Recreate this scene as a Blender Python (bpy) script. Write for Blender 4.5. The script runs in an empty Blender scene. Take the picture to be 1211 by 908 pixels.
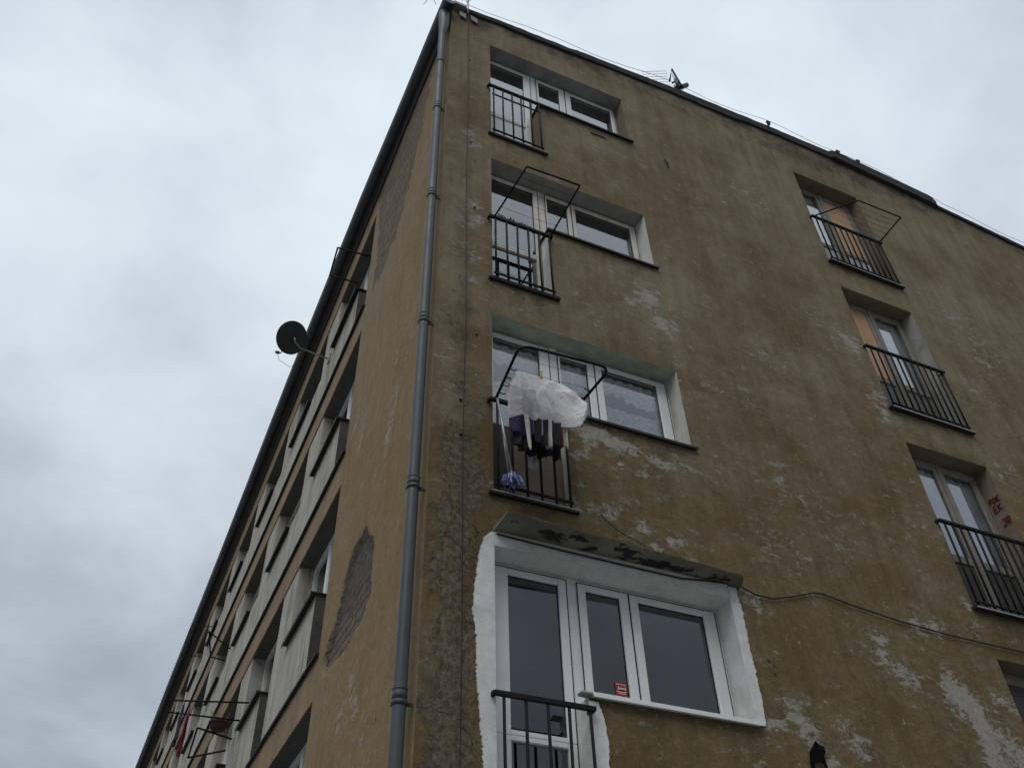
import bpy, bmesh, math, random
from mathutils import Vector, Matrix, noise as mnoise
random.seed(7)
scene = bpy.context.scene
COL = scene.collection
R_ = math.radians

# ------------------------------------------------------------------ helpers
class MB:
    """collects shapes into one mesh"""
    def __init__(s): s.v = []; s.f = []; s.mi = []; s.sm = []
    def add(s, verts, faces, m=0, smooth=False):
        o = len(s.v); s.v += [tuple(p) for p in verts]
        for f in faces: s.f.append([i + o for i in f]); s.mi.append(m); s.sm.append(smooth)
        return s
    def box(s, x0, x1, y0, y1, z0, z1, m=0):
        v = [(x0,y0,z0),(x1,y0,z0),(x1,y1,z0),(x0,y1,z0),(x0,y0,z1),(x1,y0,z1),(x1,y1,z1),(x0,y1,z1)]
        return s.add(v, [(0,3,2,1),(4,5,6,7),(0,1,5,4),(1,2,6,5),(2,3,7,6),(3,0,4,7)], m)
    def quad(s, a, b, c, d, m=0): return s.add([a,b,c,d], [(0,1,2,3)], m)
    def tube(s, pts, r, n=8, m=0, cap=True):
        pts = [Vector(p) for p in pts]; rr = r if isinstance(r, (list, tuple)) else [r]*len(pts)
        vs = []; prev = None
        for i, p in enumerate(pts):
            a = pts[max(i-1,0)]; b = pts[min(i+1,len(pts)-1)]; t = (b-a).normalized()
            if prev is None:
                u = t.orthogonal().normalized()
            else:
                u = prev - t*prev.dot(t)
                u = u.normalized() if u.length > 1e-6 else t.orthogonal().normalized()
            prev = u; w = t.cross(u)
            for k in range(n):
                an = 2*math.pi*k/n + math.pi/n
                vs.append(p + (u*math.cos(an) + w*math.sin(an))*rr[i])
        fs = []
        for i in range(len(pts)-1):
            for k in range(n):
                fs.append((i*n+k, i*n+(k+1)%n, (i+1)*n+(k+1)%n, (i+1)*n+k))
        if cap:
            fs.append(tuple(reversed(range(n)))); fs.append(tuple(range((len(pts)-1)*n, len(pts)*n)))
        return s.add(vs, fs, m, n > 5)
    def build(s, name, mats, parent=None, bevel=0, solid=0):
        me = bpy.data.meshes.new(name); me.from_pydata(s.v, [], s.f)
        mats = mats if isinstance(mats, (list, tuple)) else [mats]
        for m in mats: me.materials.append(m)
        for p, mi, sm in zip(me.polygons, s.mi, s.sm): p.material_index = mi; p.use_smooth = sm
        me.update()
        o = bpy.data.objects.new(name, me); COL.objects.link(o)
        if parent: o.parent = parent
        if solid:
            q = o.modifiers.new('Solid', 'SOLIDIFY'); q.thickness = solid; q.offset = 0
        if bevel:
            q = o.modifiers.new('Bevel', 'BEVEL'); q.width = bevel; q.segments = 1; q.limit_method = 'ANGLE'
        return o

def tag(o, label=None, cat=None, group=None, kind=None):
    if label: o['label'] = label
    if cat: o['category'] = cat
    if group: o['group'] = group
    if kind: o['kind'] = kind
    return o
def empty(name, loc=(0,0,0), label=None, cat=None, group=None):
    o = bpy.data.objects.new(name, None); COL.objects.link(o); o.location = loc
    o.empty_display_size = .1
    return tag(o, label, cat, group)
def copy_tree(o, parent=None):
    c = o.copy(); COL.objects.link(c); c.parent = parent
    for ch in list(o.children): copy_tree(ch, c)
    return c

# ------------------------------------------------------------------ materials
class NT:
    def __init__(s, name):
        s.mat = bpy.data.materials.new(name); s.mat.use_nodes = True
        s.t = s.mat.node_tree; s.t.nodes.clear()
        s.out = s.t.nodes.new('ShaderNodeOutputMaterial')
        s.co = s.t.nodes.new('ShaderNodeTexCoord').outputs['Object']
    def n(s, typ, **kw):
        o = s.t.nodes.new(typ)
        for k, v in kw.items(): setattr(o, k, v)
        return o
    def l(s, a, b):
        if hasattr(a, 'is_output'): s.t.links.new(a, b)
        else: b.default_value = a
    def math(s, op, a, b=0.0, c=None, clamp=False):
        o = s.n('ShaderNodeMath', operation=op, use_clamp=clamp); s.l(a, o.inputs[0]); s.l(b, o.inputs[1])
        if c is not None: s.l(c, o.inputs[2])
        return o.outputs[0]
    def noise(s, scale, detail=4, rough=.55, mul=(1,1,1), off=(0,0,0), dist=0):
        m = s.n('ShaderNodeMapping'); s.l(s.co, m.inputs[0]); m.inputs['Scale'].default_value = mul; m.inputs['Location'].default_value = off
        o = s.n('ShaderNodeTexNoise'); s.l(m.outputs[0], o.inputs['Vector'])
        o.inputs['Scale'].default_value = scale; o.inputs['Detail'].default_value = detail; o.inputs['Roughness'].default_value = rough
        o.inputs['Distortion'].default_value = dist
        return o.outputs['Fac']
    def step(s, x, a, b, lo=0.0, hi=1.0, smooth=True):
        o = s.n('ShaderNodeMapRange', interpolation_type='SMOOTHSTEP' if smooth else 'LINEAR')
        s.l(x, o.inputs[0]); s.l(a, o.inputs[1]); s.l(b, o.inputs[2]); s.l(lo, o.inputs[3]); s.l(hi, o.inputs[4])
        return o.outputs[0]
    def mix(s, f, a, b, mode='MIX'):
        o = s.n('ShaderNodeMix', data_type='RGBA', blend_type=mode)
        s.l(f, o.inputs[0])
        for q, i in ((a, 6), (b, 7)): s.l(q if hasattr(q, 'is_output') else (*q[:3], 1), o.inputs[i])
        return o.outputs[2]
    def grey(s, x):
        o = s.n('ShaderNodeCombineColor')
        for i in range(3): s.l(x, o.inputs[i])
        return o.outputs[0]
    def sepx(s):
        o = s.n('ShaderNodeSeparateXYZ'); s.l(s.co, o.inputs[0]); return o.outputs['X']
    def attr(s, name):
        o = s.n('ShaderNodeAttribute', attribute_name=name); return o.outputs['Fac']
    def bump(s, h, strength=.4, dist=.01):
        o = s.n('ShaderNodeBump'); s.l(h, o.inputs['Height']); o.inputs['Strength'].default_value = strength; o.inputs['Distance'].default_value = dist
        return o.outputs[0]
    def bsdf(s, col, rough=.8, normal=None, metal=0, spec=.3, **kw):
        o = s.n('ShaderNodeBsdfPrincipled')
        s.l(col if hasattr(col, 'is_output') else (*col[:3], 1), o.inputs['Base Color']); s.l(rough, o.inputs['Roughness'])
        o.inputs['Metallic'].default_value = metal; o.inputs['Specular IOR Level'].default_value = spec
        if normal: s.l(normal, o.inputs['Normal'])
        return o.outputs[0]
    def done(s, sh): s.l(sh, s.out.inputs['Surface']); return s.mat

def worn(name, col, rough=.6, var=.25, scale=6, dirt=None, dirt_amt=.4, metal=0, spec=.3, bump=.15, dirt_scale=3, stretch=(1,1,1)):
    t = NT(name)
    n1 = t.noise(scale, 6, .65); n2 = t.noise(dirt_scale, 7, .65, mul=stretch, off=(3,1,7)); n3 = t.noise(60, 3, .6)
    f = t.math('ADD', t.step(n1, .25, .75, 1-var, 1+var), t.step(n3, .2, .8, -.06, .06))
    c = t.mix(1.0, col, t.grey(f), 'MULTIPLY')
    if dirt: c = t.mix(t.step(n2, .45, .72, 0, dirt_amt), c, dirt)
    h = t.math('ADD', n1, t.math('MULTIPLY', n3, .4))
    return t.done(t.bsdf(c, t.step(n1, .3, .7, max(rough-.1,.02), min(rough+.1,1)), t.bump(h, bump, .004), metal, spec))

def stucco(name, ochre, grey, pale, streak=1.0, seed=0, dark=(.035,.032,.028), pale2=(.30,.27,.21)):
    t = NT(name); of = (seed*3.1, seed*1.7, seed*2.3)
    n1 = t.noise(.55, 6, .6, off=of); n1b = t.noise(1.7, 7, .62, off=(of[0]+5, of[1], of[2]))
    n2 = t.noise(3.0, 10, .68, off=of, dist=.3); n3 = t.noise(34, 6, .72, off=of); n4 = t.noise(5.5, 12, .78, off=(of[0]+9,2,of[2]), dist=.5)
    n5 = t.noise(110, 3, .6, off=of)
    st = t.noise(2.6, 7, .62, mul=(2.6,2.6,.22), off=of); st2 = t.noise(7, 6, .6, mul=(2,2,.15), off=(of[0]+4,0,3))
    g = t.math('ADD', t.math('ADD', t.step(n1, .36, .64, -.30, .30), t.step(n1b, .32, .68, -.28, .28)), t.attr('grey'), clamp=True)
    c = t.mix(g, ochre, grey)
    # fine grain of the render and run-off streaks
    f = t.math('ADD', t.step(n3, .25, .75, .84, 1.16), t.step(n5, .2, .8, -.12, .12))
    f = t.math('MULTIPLY', f, t.step(st, .34, .66, 1-.13*streak, 1+.07*streak))
    f = t.math('MULTIPLY', f, t.step(st2, .3, .7, 1-.05*streak, 1+.04*streak))
    f = t.math('MULTIPLY', f, t.step(t.noise(8, 12, .8, off=(of[0], 7, 2), mul=(1,1,.7), dist=.8), .33, .67, .90, 1.10))
    c = t.mix(1.0, c, t.grey(f), 'MULTIPLY')
    # thin chalky bloom, scratchy
    n6 = t.noise(10, 14, .82, off=(of[0]+2,6,of[2]), mul=(.62,.62,1.25), dist=.7); n7 = t.noise(1.1, 8, .7, off=(of[0]+7,1,of[2]), dist=.8)
    bl = t.math('MULTIPLY', t.step(n6, .41, .68), t.step(t.math('ADD', n7, t.math('MULTIPLY', t.attr('bloom'), .22)), .43, .64))
    c = t.mix(t.math('MULTIPLY', bl, .36), c, pale2)
    fl = t.math('MULTIPLY', t.step(t.noise(13, 12, .8, off=(1,of[1],5), mul=(.6,.6,1.5)), .62, .73), t.step(n2, .42, .62))
    c = t.mix(t.math('MULTIPLY', fl, .20), c, pale)
    # soot and damp
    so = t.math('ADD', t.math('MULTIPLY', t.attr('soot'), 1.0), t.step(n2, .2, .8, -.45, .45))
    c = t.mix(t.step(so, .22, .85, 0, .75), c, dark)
    # peeled paint down to the pale undercoat
    pe = t.math('ADD', t.math('ADD', t.attr('peel'), t.step(n6, .30, .70, -.72, .72)), t.step(n4, .3, .7, -.36, .36))
    pe = t.math('ADD', pe, t.step(n3, .3, .7, -.22, .22))
    pm = t.step(pe, .40, .76)
    pcol = t.mix(t.step(n3, .3, .7), pale, tuple(q*.62 for q in pale))
    c = t.mix(t.math('MULTIPLY', pm, .80), c, pcol)
    # rough bare plaster
    ro = t.math('ADD', t.attr('rough'), t.step(n4, .3, .7, -.5, .5)); rm = t.step(ro, .40, .62)
    rc = t.mix(t.step(t.noise(19, 10, .8), .35, .65), (.034,.030,.024), (.180,.150,.108))
    c = t.mix(t.math('MULTIPLY', rm, .90), c, rc)
    # hairline cracks
    vo = t.n('ShaderNodeTexVoronoi', feature='DISTANCE_TO_EDGE'); vo.inputs['Scale'].default_value = 1.3
    mp = t.n('ShaderNodeMapping'); t.l(t.co, mp.inputs[0])
    dn = t.n('ShaderNodeTexNoise'); t.l(t.co, dn.inputs['Vector']); dn.inputs['Scale'].default_value = 3; dn.inputs['Detail'].default_value = 8
    va = t.n('ShaderNodeVectorMath', operation='MULTIPLY_ADD'); t.l(dn.outputs['Color'], va.inputs[0]); va.inputs[1].default_value = (.6,.6,.6); t.l(t.co, va.inputs[2])
    t.l(va.outputs[0], vo.inputs['Vector'])
    ck = t.math('MULTIPLY', t.step(vo.outputs['Distance'], .002, .007, 1, 0), t.step(t.math('ADD', n1b, t.math('MULTIPLY', t.attr('rough'), .3)), .6, .68))
    c = t.mix(t.math('MULTIPLY', ck, .8), c, (.02,.018,.015))
    h = t.math('ADD', t.math('MULTIPLY', n3, .5), t.math('MULTIPLY', n4, .8))
    h = t.math('SUBTRACT', h, t.math('MULTIPLY', pm, .25)); h = t.math('SUBTRACT', h, t.math('MULTIPLY', rm, .5)); h = t.math('SUBTRACT', h, t.math('MULTIPLY', ck, .8))
    h = t.math('ADD', h, t.math('MULTIPLY', n5, .2))
    return t, c, h

def finish_stucco(t, c, h): return t.done(t.bsdf(c, .92, t.bump(h, .7, .012), 0, .15))

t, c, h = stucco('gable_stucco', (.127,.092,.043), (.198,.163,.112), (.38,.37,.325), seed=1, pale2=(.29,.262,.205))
M_gable = finish_stucco(t, c, h)
t, c, h = stucco('side_stucco', (.212,.150,.072), (.224,.182,.118), (.40,.37,.31), streak=.6, seed=4, pale2=(.34,.30,.235))
# bare brick where the attribute says so
br = t.n('ShaderNodeTexBrick'); cx = t.n('ShaderNodeSeparateXYZ'); t.l(t.co, cx.inputs[0]); cc = t.n('ShaderNodeCombineXYZ')
t.l(cx.outputs['Y'], cc.inputs['X']); t.l(t.math('ADD', cx.outputs['Z'], t.step(t.noise(4, 5, .6), .3, .7, -.012, .012)), cc.inputs['Y']); t.l(cc.outputs[0], br.inputs['Vector'])
br.inputs['Scale'].default_value = 1; br.inputs['Brick Width'].default_value = .30; br.inputs['Row Height'].default_value = .105
br.inputs['Mortar Size'].default_value = .013; br.inputs['Mortar Smooth'].default_value = .4
for k, v in (('Color1', (.150,.112,.076,1)), ('Color2', (.205,.158,.108,1)), ('Mortar', (.045,.037,.029,1))): br.inputs[k].default_value = v
bm_ = t.step(t.math('ADD', t.attr('brick'), t.math('ADD', t.step(t.noise(3.2, 10, .75, dist=.5), .3, .7, -.42, .42), t.step(t.noise(16, 6, .7), .3, .7, -.18, .18))), .40, .62)
bc = t.mix(t.step(t.noise(7, 9, .75), .40, .62, 0, .6), br.outputs['Color'], (.095,.082,.066))
cem = t.mix(t.step(t.noise(11, 12, .8, mul=(1,1,1.6)), .35, .65), (.038,.036,.033), (.125,.113,.095))
low_ = t.step(t.math('ADD', cx.outputs['Z'], t.step(t.noise(4, 8, .7), .3, .7, -.25, .25)), 5.85, 6.15, .62, .12)
cem = t.mix(low_, cem, br.outputs['Color'])
bc = t.mix(t.step(cx.outputs['Z'], 8.0, 9.0), cem, bc)
c = t.mix(bm_, c, bc)
h = t.math('SUBTRACT', h, t.math('MULTIPLY', t.math('MULTIPLY', br.outputs['Fac'], bm_), 1.5))
M_side = finish_stucco(t, c, h)

M_strip = worn('painted_strip', (.37,.352,.30), .85, .22, 2.2, (.12,.11,.09), .75, bump=.3, dirt_scale=2.2, stretch=(3,2.2,.3))
M_band = worn('tan_band', (.225,.165,.095), .9, .2, 3, (.10,.08,.055), .45, bump=.3, dirt_scale=2)
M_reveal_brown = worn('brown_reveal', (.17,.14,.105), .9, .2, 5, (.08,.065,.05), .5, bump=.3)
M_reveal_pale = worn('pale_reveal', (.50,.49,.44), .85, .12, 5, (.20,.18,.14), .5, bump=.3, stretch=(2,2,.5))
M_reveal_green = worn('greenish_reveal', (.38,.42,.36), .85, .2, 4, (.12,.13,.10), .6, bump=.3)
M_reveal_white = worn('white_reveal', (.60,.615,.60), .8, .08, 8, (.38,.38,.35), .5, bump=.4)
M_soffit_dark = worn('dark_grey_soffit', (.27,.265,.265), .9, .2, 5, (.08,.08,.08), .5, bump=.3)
M_side_soffit = worn('dark_side_soffit', (.085,.082,.078), .9, .25, 5, (.04,.04,.04), .5, bump=.3)  # even dark tone for the undersides of the side openings
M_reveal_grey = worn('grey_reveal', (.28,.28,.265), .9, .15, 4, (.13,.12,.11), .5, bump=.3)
M_margin = worn('white_limewash', (.58,.59,.575), .9, .10, 12, (.36,.35,.32), .55, bump=.9, dirt_scale=5)
M_pvc = worn('white_plastic_frame', (.66,.69,.685), .4, .04, 3, (.5,.5,.48), .25, spec=.45, bump=.02)
M_oldwhite = worn('old_white_wood', (.60,.585,.54), .65, .12, 8, (.27,.23,.17), .55, bump=.3, stretch=(4,4,.4))
M_greywood = worn('grey_wood_frame', (.20,.185,.16), .7, .2, 10, (.09,.075,.06), .6, bump=.3, stretch=(5,5,.4))
M_darkwood = worn('dark_wood_panel', (.055,.05,.046), .7, .25, 6, (.025,.022,.02), .5, bump=.2)
M_board = worn('bare_fibreboard', (.42,.275,.165), .85, .12, 3, (.27,.16,.09), .55, bump=.1)
M_board2 = worn('brown_panel', (.17,.135,.105), .8, .12, 3, (.09,.07,.05), .5, bump=.1)
M_iron = worn('black_iron', (.010,.0105,.0115), .7, .3, 20, (.045,.028,.018), .4, metal=0, spec=.15, bump=.3)
M_flash = worn('dark_metal_flashing', (.022,.0225,.024), .65, .3, 6, (.05,.045,.04), .5, spec=.2, bump=.15)
M_sheet = worn('grey_metal_sill', (.22,.225,.23), .5, .2, 6, (.10,.095,.09), .5, spec=.4)
M_pipe = worn('blue_grey_pipe', (.045,.057,.063), .50, .25, 2, (.075,.078,.075), .5, spec=.4, bump=.05, stretch=(6,6,.3))
M_gutter = worn('dark_gutter', (.045,.052,.060), .55, .2, 2, (.028,.03,.033), .5, spec=.4, bump=.1)
M_eave = worn('eave_board', (.045,.042,.042), .9, .2, 4, (.02,.02,.02), .5)
M_felt = worn('roofing_felt', (.030,.032,.034), .95, .3, 10, (.055,.052,.05), .4, bump=.7)
M_inside = worn('interior_plaster', (.12,.115,.11), .95, .05, 2)
M_floor = worn('interior_floor', (.12,.11,.10), .8, .1, 3)
M_steel = worn('galvanised_steel', (.30,.31,.32), .45, .15, 8, (.18,.16,.14), .4, metal=.6, spec=.5)
M_dish = worn('dark_dish_paint', (.040,.044,.050), .45, .15, 4, (.06,.06,.06), .3, spec=.4, bump=.05)
M_cable = worn('black_cable', (.018,.017,.016), .7, .2, 10)
M_ground = worn('worn_concrete_yard', (.20,.195,.185), .95, .2, 3, (.12,.115,.10), .5, bump=.5)
M_pave = worn('concrete_paving', (.30,.295,.28), .95, .15, 2, (.13,.125,.11), .5, bump=.4)

def canopy_mat():
    t = NT('canopy_underside'); n = t.noise(5.5, 10, .72, mul=(.75,1.3,1), dist=.6); n2 = t.noise(1.5, 6, .6); n3 = t.noise(40, 4, .7)
    c = t.mix(t.step(n2, .35, .65), (.125,.12,.105), (.20,.19,.168))
    c = t.mix(1.0, c, t.grey(t.step(n3, .2, .8, .85, 1.15)), 'MULTIPLY')
    pm = t.step(t.math('ADD', t.attr('peel'), t.step(n, .25, .75, -.6, .6)), .42, .5)
    c = t.mix(t.math('MULTIPLY', pm, .92), c, (.016,.016,.017))
    return t.done(t.bsdf(c, .9, t.bump(t.math('SUBTRACT', t.math('MULTIPLY', n3, .3), pm), .6, .006), 0, .15))
M_canopy = canopy_mat()

def glass_mat(name, tint=(.95,.965,.97), wob=.003):
    t = NT(name)
    fr = t.n('ShaderNodeFresnel'); fr.inputs['IOR'].default_value = 1.54
    # two panes, four surfaces: 4R / (1 + 3R)
    f = t.math('DIVIDE', t.math('MULTIPLY', fr.outputs[0], 4.0), t.math('ADD', t.math('MULTIPLY', fr.outputs[0], 3.0), 1.0))
    gl = t.n('ShaderNodeBsdfGlossy'); gl.inputs['Roughness'].default_value = .015; gl.inputs['Color'].default_value = (.93,.95,.97,1)
    nb = t.bump(t.noise(1.4, 2, .5), .25, wob); t.l(nb, gl.inputs['Normal'])
    tr = t.n('ShaderNodeBsdfTransparent'); tr.inputs['Color'].default_value = (*tint, 1)
    mx = t.n('ShaderNodeMixShader'); t.l(f, mx.inputs[0]); t.l(tr.outputs[0], mx.inputs[1]); t.l(gl.outputs[0], mx.inputs[2])
    return t.done(mx.outputs[0])
M_glass = glass_mat('window_glass')
M_glass_dark = glass_mat('tinted_window_glass', (.45,.47,.50))

def sheer_mat(name, col, trans=.35, lace=False, rough=.9):
    t = NT(name)
    n = t.noise(3.0, 4, .6, mul=(1,1,.3)); c = t.mix(1.0, col, t.grey(t.step(n, .3, .7, .86, 1.08)), 'MULTIPLY')
    d = t.n('ShaderNodeBsdfDiffuse'); t.l(c, d.inputs[0]); tl = t.n('ShaderNodeBsdfTranslucent'); t.l(c, tl.inputs[0])
    m1 = t.n('ShaderNodeMixShader'); m1.inputs[0].default_value = .10 if lace else .12; t.l(d.outputs[0], m1.inputs[1]); t.l(tl.outputs[0], m1.inputs[2])
    tr = t.n('ShaderNodeBsdfTransparent'); m2 = t.n('ShaderNodeMixShader')
    if lace:
        vo = t.n('ShaderNodeTexVoronoi'); vo.inputs['Scale'].default_value = 26; t.l(t.co, vo.inputs['Vector'])
        v2 = t.n('ShaderNodeTexVoronoi'); v2.inputs['Scale'].default_value = 11; t.l(t.co, v2.inputs['Vector'])
        hole = t.math('ADD', t.step(vo.outputs['Distance'], .25, .6), t.step(v2.outputs['Distance'], .25, .55, -.55, .35))
        hole = t.math('ADD', t.step(hole, .35, .95, .0, .22), 0.0, clamp=True); t.l(hole, m2.inputs[0])
    else: m2.inputs[0].default_value = trans
    t.l(m1.outputs[0], m2.inputs[1]); t.l(tr.outputs[0], m2.inputs[2])
    return t.done(m2.outputs[0])
M_sheer = sheer_mat('sheer_curtain', (.90,.92,.93), .08)
M_sheer_blue = sheer_mat('bluish_curtain', (.84,.87,.95), .04)
M_lace = sheer_mat('lace_fabric', (.90,.91,.94), lace=True)
def plastic_mat():
    t = NT('cloudy_plastic_film'); n = t.noise(9, 8, .65); n2 = t.noise(2.5, 5, .6)
    c = t.mix(t.step(n2, .3, .7), (.92,.90,.89), (.87,.86,.90))
    rg = t.math('ABSOLUTE', t.math('SUBTRACT', t.noise(16, 5, .6, dist=1.0), .5)); p = t.bsdf(c, .28, t.bump(t.math('ADD', n, t.math('MULTIPLY', rg, -2.0)), .7, .02), 0, .5)
    tl = t.n('ShaderNodeBsdfTranslucent'); t.l(c, tl.inputs[0]); m1 = t.n('ShaderNodeMixShader'); m1.inputs[0].default_value = .22; t.l(p, m1.inputs[1]); t.l(tl.outputs[0], m1.inputs[2])
    tr = t.n('ShaderNodeBsdfTransparent'); m2 = t.n('ShaderNodeMixShader'); t.l(t.math('ADD', t.step(n, .3, .75, .10, .0), t.step(t.math('ADD', t.sepx(), t.step(n2, .3, .7, -.09, .09)), .74, .86, .52, 0)), m2.inputs[0]); t.l(m1.outputs[0], m2.inputs[1]); t.l(tr.outputs[0], m2.inputs[2])
    return t.done(m2.outputs[0])
M_film = plastic_mat()
def cloth(name, col): return worn(name, col, .95, .2, 14, None, bump=.3)
def flat(name, col, rough=.6, spec=.3):
    t = NT(name); return t.done(t.bsdf(t.mix(t.step(t.noise(30, 3, .6), .3, .7), col, tuple(q*.8 for q in col)), rough, spec=spec))

# ------------------------------------------------------------------ the setting's numbers (metres; corner of the block at 0,0)
GX0, GX1 = 0.0, 12.2          # gable wall
SY1 = 48.0                    # side wall runs back along +Y
def lerp(tab, x):
    if x <= tab[0][0]: return tab[0][1]
    for (a, b), (c_, d) in zip(tab, tab[1:]):
        if x <= c_: return b + (d-b)*(x-a)/(c_-a)
    return tab[-1][1]
ROOF_LOW = [(-.2,14.69),(.9,14.74),(3,14.88),(5.7,15.03),(7.1,15.03),(9.2,14.89),(12.2,14.63)]
def roof_low(x): return lerp(ROOF_LOW, x)

# gable openings: (XL, XM, XR, zb, zs, zt);  right column has no window bay
GW = {'A': (.61,1.335,2.775,11.62,12.81,14.0), 'B': (.605,1.325,2.76,8.82,10.0,11.085), 'C': (.59,1.325,2.77,6.06,7.195,8.285), 'D': (.585,1.335,2.84,3.26,4.41,5.535)}
GD = {'E': (5.985,7.29,11.68,13.985), 'F': (5.99,7.285,8.84,11.15), 'G': (6.0,7.31,6.09,8.315), 'H': (6.02,7.32,3.3,5.545)}
holes = []
for a, b, c_, zb, zs, zt in GW.values(): holes += [(a, b, zb, zs), (a, c_, zs, zt)]
for a, b, zb, zt in GD.values(): holes.append((a, b, zb, zt))

bld = empty('apartment_building', (0,0,0), 'weathered ochre-brown apartment block with peeling plaster, seen from its corner', 'building')

def grid_cells(u0, u1, v0, v1, step, us, vs):
    def axis(a, b, ex):
        n = max(1, round((b-a)/step)); s = {round(a+(b-a)*i/n, 4) for i in range(n+1)}
        ex = [round(e, 4) for e in ex if a < e < b]
        s = {q for q in s if all(abs(q-e) > step*.35 for e in ex)} | {round(a,4), round(b,4)} | set(ex)
        return sorted(s)
    return axis(u0, u1, us), axis(v0, v1, vs)
def set_attr(me, name, vals):
    at = me.attributes.new(name, 'FLOAT', 'POINT')
    for i, v in enumerate(vals): at.data[i].value = v
def sm(a, b, x):
    t = min(1, max(0, (x-a)/(b-a))); return t*t*(3-2*t)

PEEL = [(1.53,7.03,.13),(1.73,7.05,.13),(1.89,6.99,.1),(2.07,6.97,.09),(2.25,6.9,.07),(2.5,6.97,.07),(1.48,6.72,.07),(1.43,6.41,.06),(1.36,6.14,.07),(1.58,6.16,.09),(1.75,6.15,.08),(2.04,6.07,.07),(2.38,6.02,.09),(1.85,5.93,.06),(2.18,5.88,.07),(2.53,5.85,.06),(2.3,6.91,.05),(2.16,6.62,.05),(2.16,6.75,.05),(1.9,6.75,.05),(2.7,6.92,.06),(2.42,6.88,.06),
 (2.97,4.41,.08),(3.01,5.6,.09),(3.13,5.5,.06),(4.51,5.47,.12),(4.46,5.27,.10),(5.04,5.75,.12),(5.3,5.74,.1),(4.62,5.12,.1),(4.81,5.11,.09),(5.16,5.09,.14),(5.34,5.04,.17),(5.43,4.89,.16),(5.43,4.7,.13),(5.42,4.47,.12),(5.4,4.25,.12),(5.9,5.08,.12),(5.74,4.62,.17),(5.75,4.35,.16),(5.9,6.07,.05),(5.87,5.78,.06),(5.88,5.92,.05),(3.9,4.38,.1),(3.39,4.43,.12),(3.12,4.47,.08),(3.78,4.54,.09),(3.28,4.6,.09),(3.5,4.2,.1),
 (.38,10.01,.09),(.43,9.72,.08),(.35,8.7,.07),(.31,11.45,.1),(.39,11.27,.08),(5.72,9.9,.19),(5.86,8.98,.15),(5.81,8.68,.12),(.29,6.18,.06),(2.73,8.99,.12),(2.57,9.42,.14),(2.3,9.2,.1)]
WEAK = [(2.57,9.42,.25),(2.73,8.99,.25),(2.55,9.72,.16),(2.82,10.32,.15),(3.08,8.2,.2),(2.7,7.88,.12),(4.56,12.66,.2),(5.0,12.58,.2),(2.51,12.3,.12),(2.92,12.34,.15),(1.78,8.8,.15),(1.16,8.67,.1),(8.45,11.07,.4),(8.53,10.58,.35),(7.64,8.31,.25),(8.36,11.6,.35),(3.64,8.2,.25),(3.82,7.2,.3),(4.16,6.86,.25),(3.04,6.97,.2),(3.67,11.85,.22),(5.71,7.05,.25),(4.48,6.53,.25),(.77,8.76,.1),(5.3,10.2,.3),(4.2,9.0,.3),(3.6,6.3,.3),(7.9,9.8,.3),(.2,7.4,.2),(.15,7.0,.2),(.35,9.2,.25),(.4,9.8,.2)]
ROUGHS = [(.12,5.78,.14),(.1,5.16,.15),(.15,4.62,.14),(.12,4.12,.14),(.17,6.5,.12),(.13,5.32,.1),(.25,5.5,.12),(.28,4.8,.12),(.2,4.0,.14),(.35,4.5,.1),(.3,6.35,.1),(.42,6.1,.08),(.15,3.7,.15),(.3,3.5,.15)]
def blob_sum(lst, x, z, ax=1.0, az=1.0):
    s = 0
    for a, b, r in lst:
        d2 = ((x-a)*ax)**2 + ((z-b)*az)**2
        if d2 < 9*r*r: s += math.exp(-d2/(1.1*r*r))
    return s

def wall_object(name, cells_u, cells_v, inside, to3d, mat, fields, parent, disp, zcap=None):
    idx = {}; V = []; F = []; UV = []
    def vid(u, v):
        k = (u, v)
        if k not in idx:
            vv = v
            if zcap: vv = min(v, zcap(u))
            idx[k] = len(V); V.append(to3d(u, vv)); UV.append((u, vv))
        return idx[k]
    for i in range(len(cells_u)-1):
        for j in range(len(cells_v)-1):
            u0, u1, v0, v1 = cells_u[i], cells_u[i+1], cells_v[j], cells_v[j+1]
            if inside((u0+u1)/2, (v0+v1)/2): continue
            if zcap and v0 >= zcap(u0)-.001 and v0 >= zcap(u1)-.001: continue
            F.append((vid(u0,v0), vid(u1,v0), vid(u1,v1), vid(u0,v1)))
    me = bpy.data.meshes.new(name); me.from_pydata([disp(p, uv) for p, uv in zip(V, UV)], [], F); me.materials.append(mat)
    me.polygons.foreach_set('use_smooth', [True]*len(me.polygons))
    for k, fn in fields.items(): set_attr(me, k, [fn(*uv) for uv in UV])
    me.update(); o = bpy.data.objects.new(name, me); COL.objects.link(o); o.parent = parent
    return o

# --- gable wall
ue = [h_[0] for h_ in holes] + [h_[1] for h_ in holes]; ve = [h_[2] for h_ in holes] + [h_[3] for h_ in holes]
cu, cv = grid_cells(GX0, GX1, 0, 15.1, .09, ue, ve)
def in_hole(u, v): return any(a < u < b and c_ < v < d for a, b, c_, d in holes)
def near_edge(u, v):
    return any(a-.005 <= u <= b+.005 and c_-.005 <= v <= d+.005 for a, b, c_, d in holes)
def g_disp(p, uv):
    if near_edge(*uv) or uv[0] < .001: return p
    n = mnoise.noise(Vector((uv[0]*.9, 3, uv[1]*.9)))*.010 + mnoise.noise(Vector((uv[0]*3.3, 8, uv[1]*3.3)))*.004
    return (p[0], p[1]+n-.002, p[2])
def g_peel(u, v): return min(1.1, .95*blob_sum(PEEL, u, v) + .30*blob_sum(WEAK, u, v, 1, 1.2))
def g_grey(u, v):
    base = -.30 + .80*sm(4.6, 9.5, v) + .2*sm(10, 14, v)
    return base + .35*(1-sm(.15,.5,u))*(1-sm(9,12,v))
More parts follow.
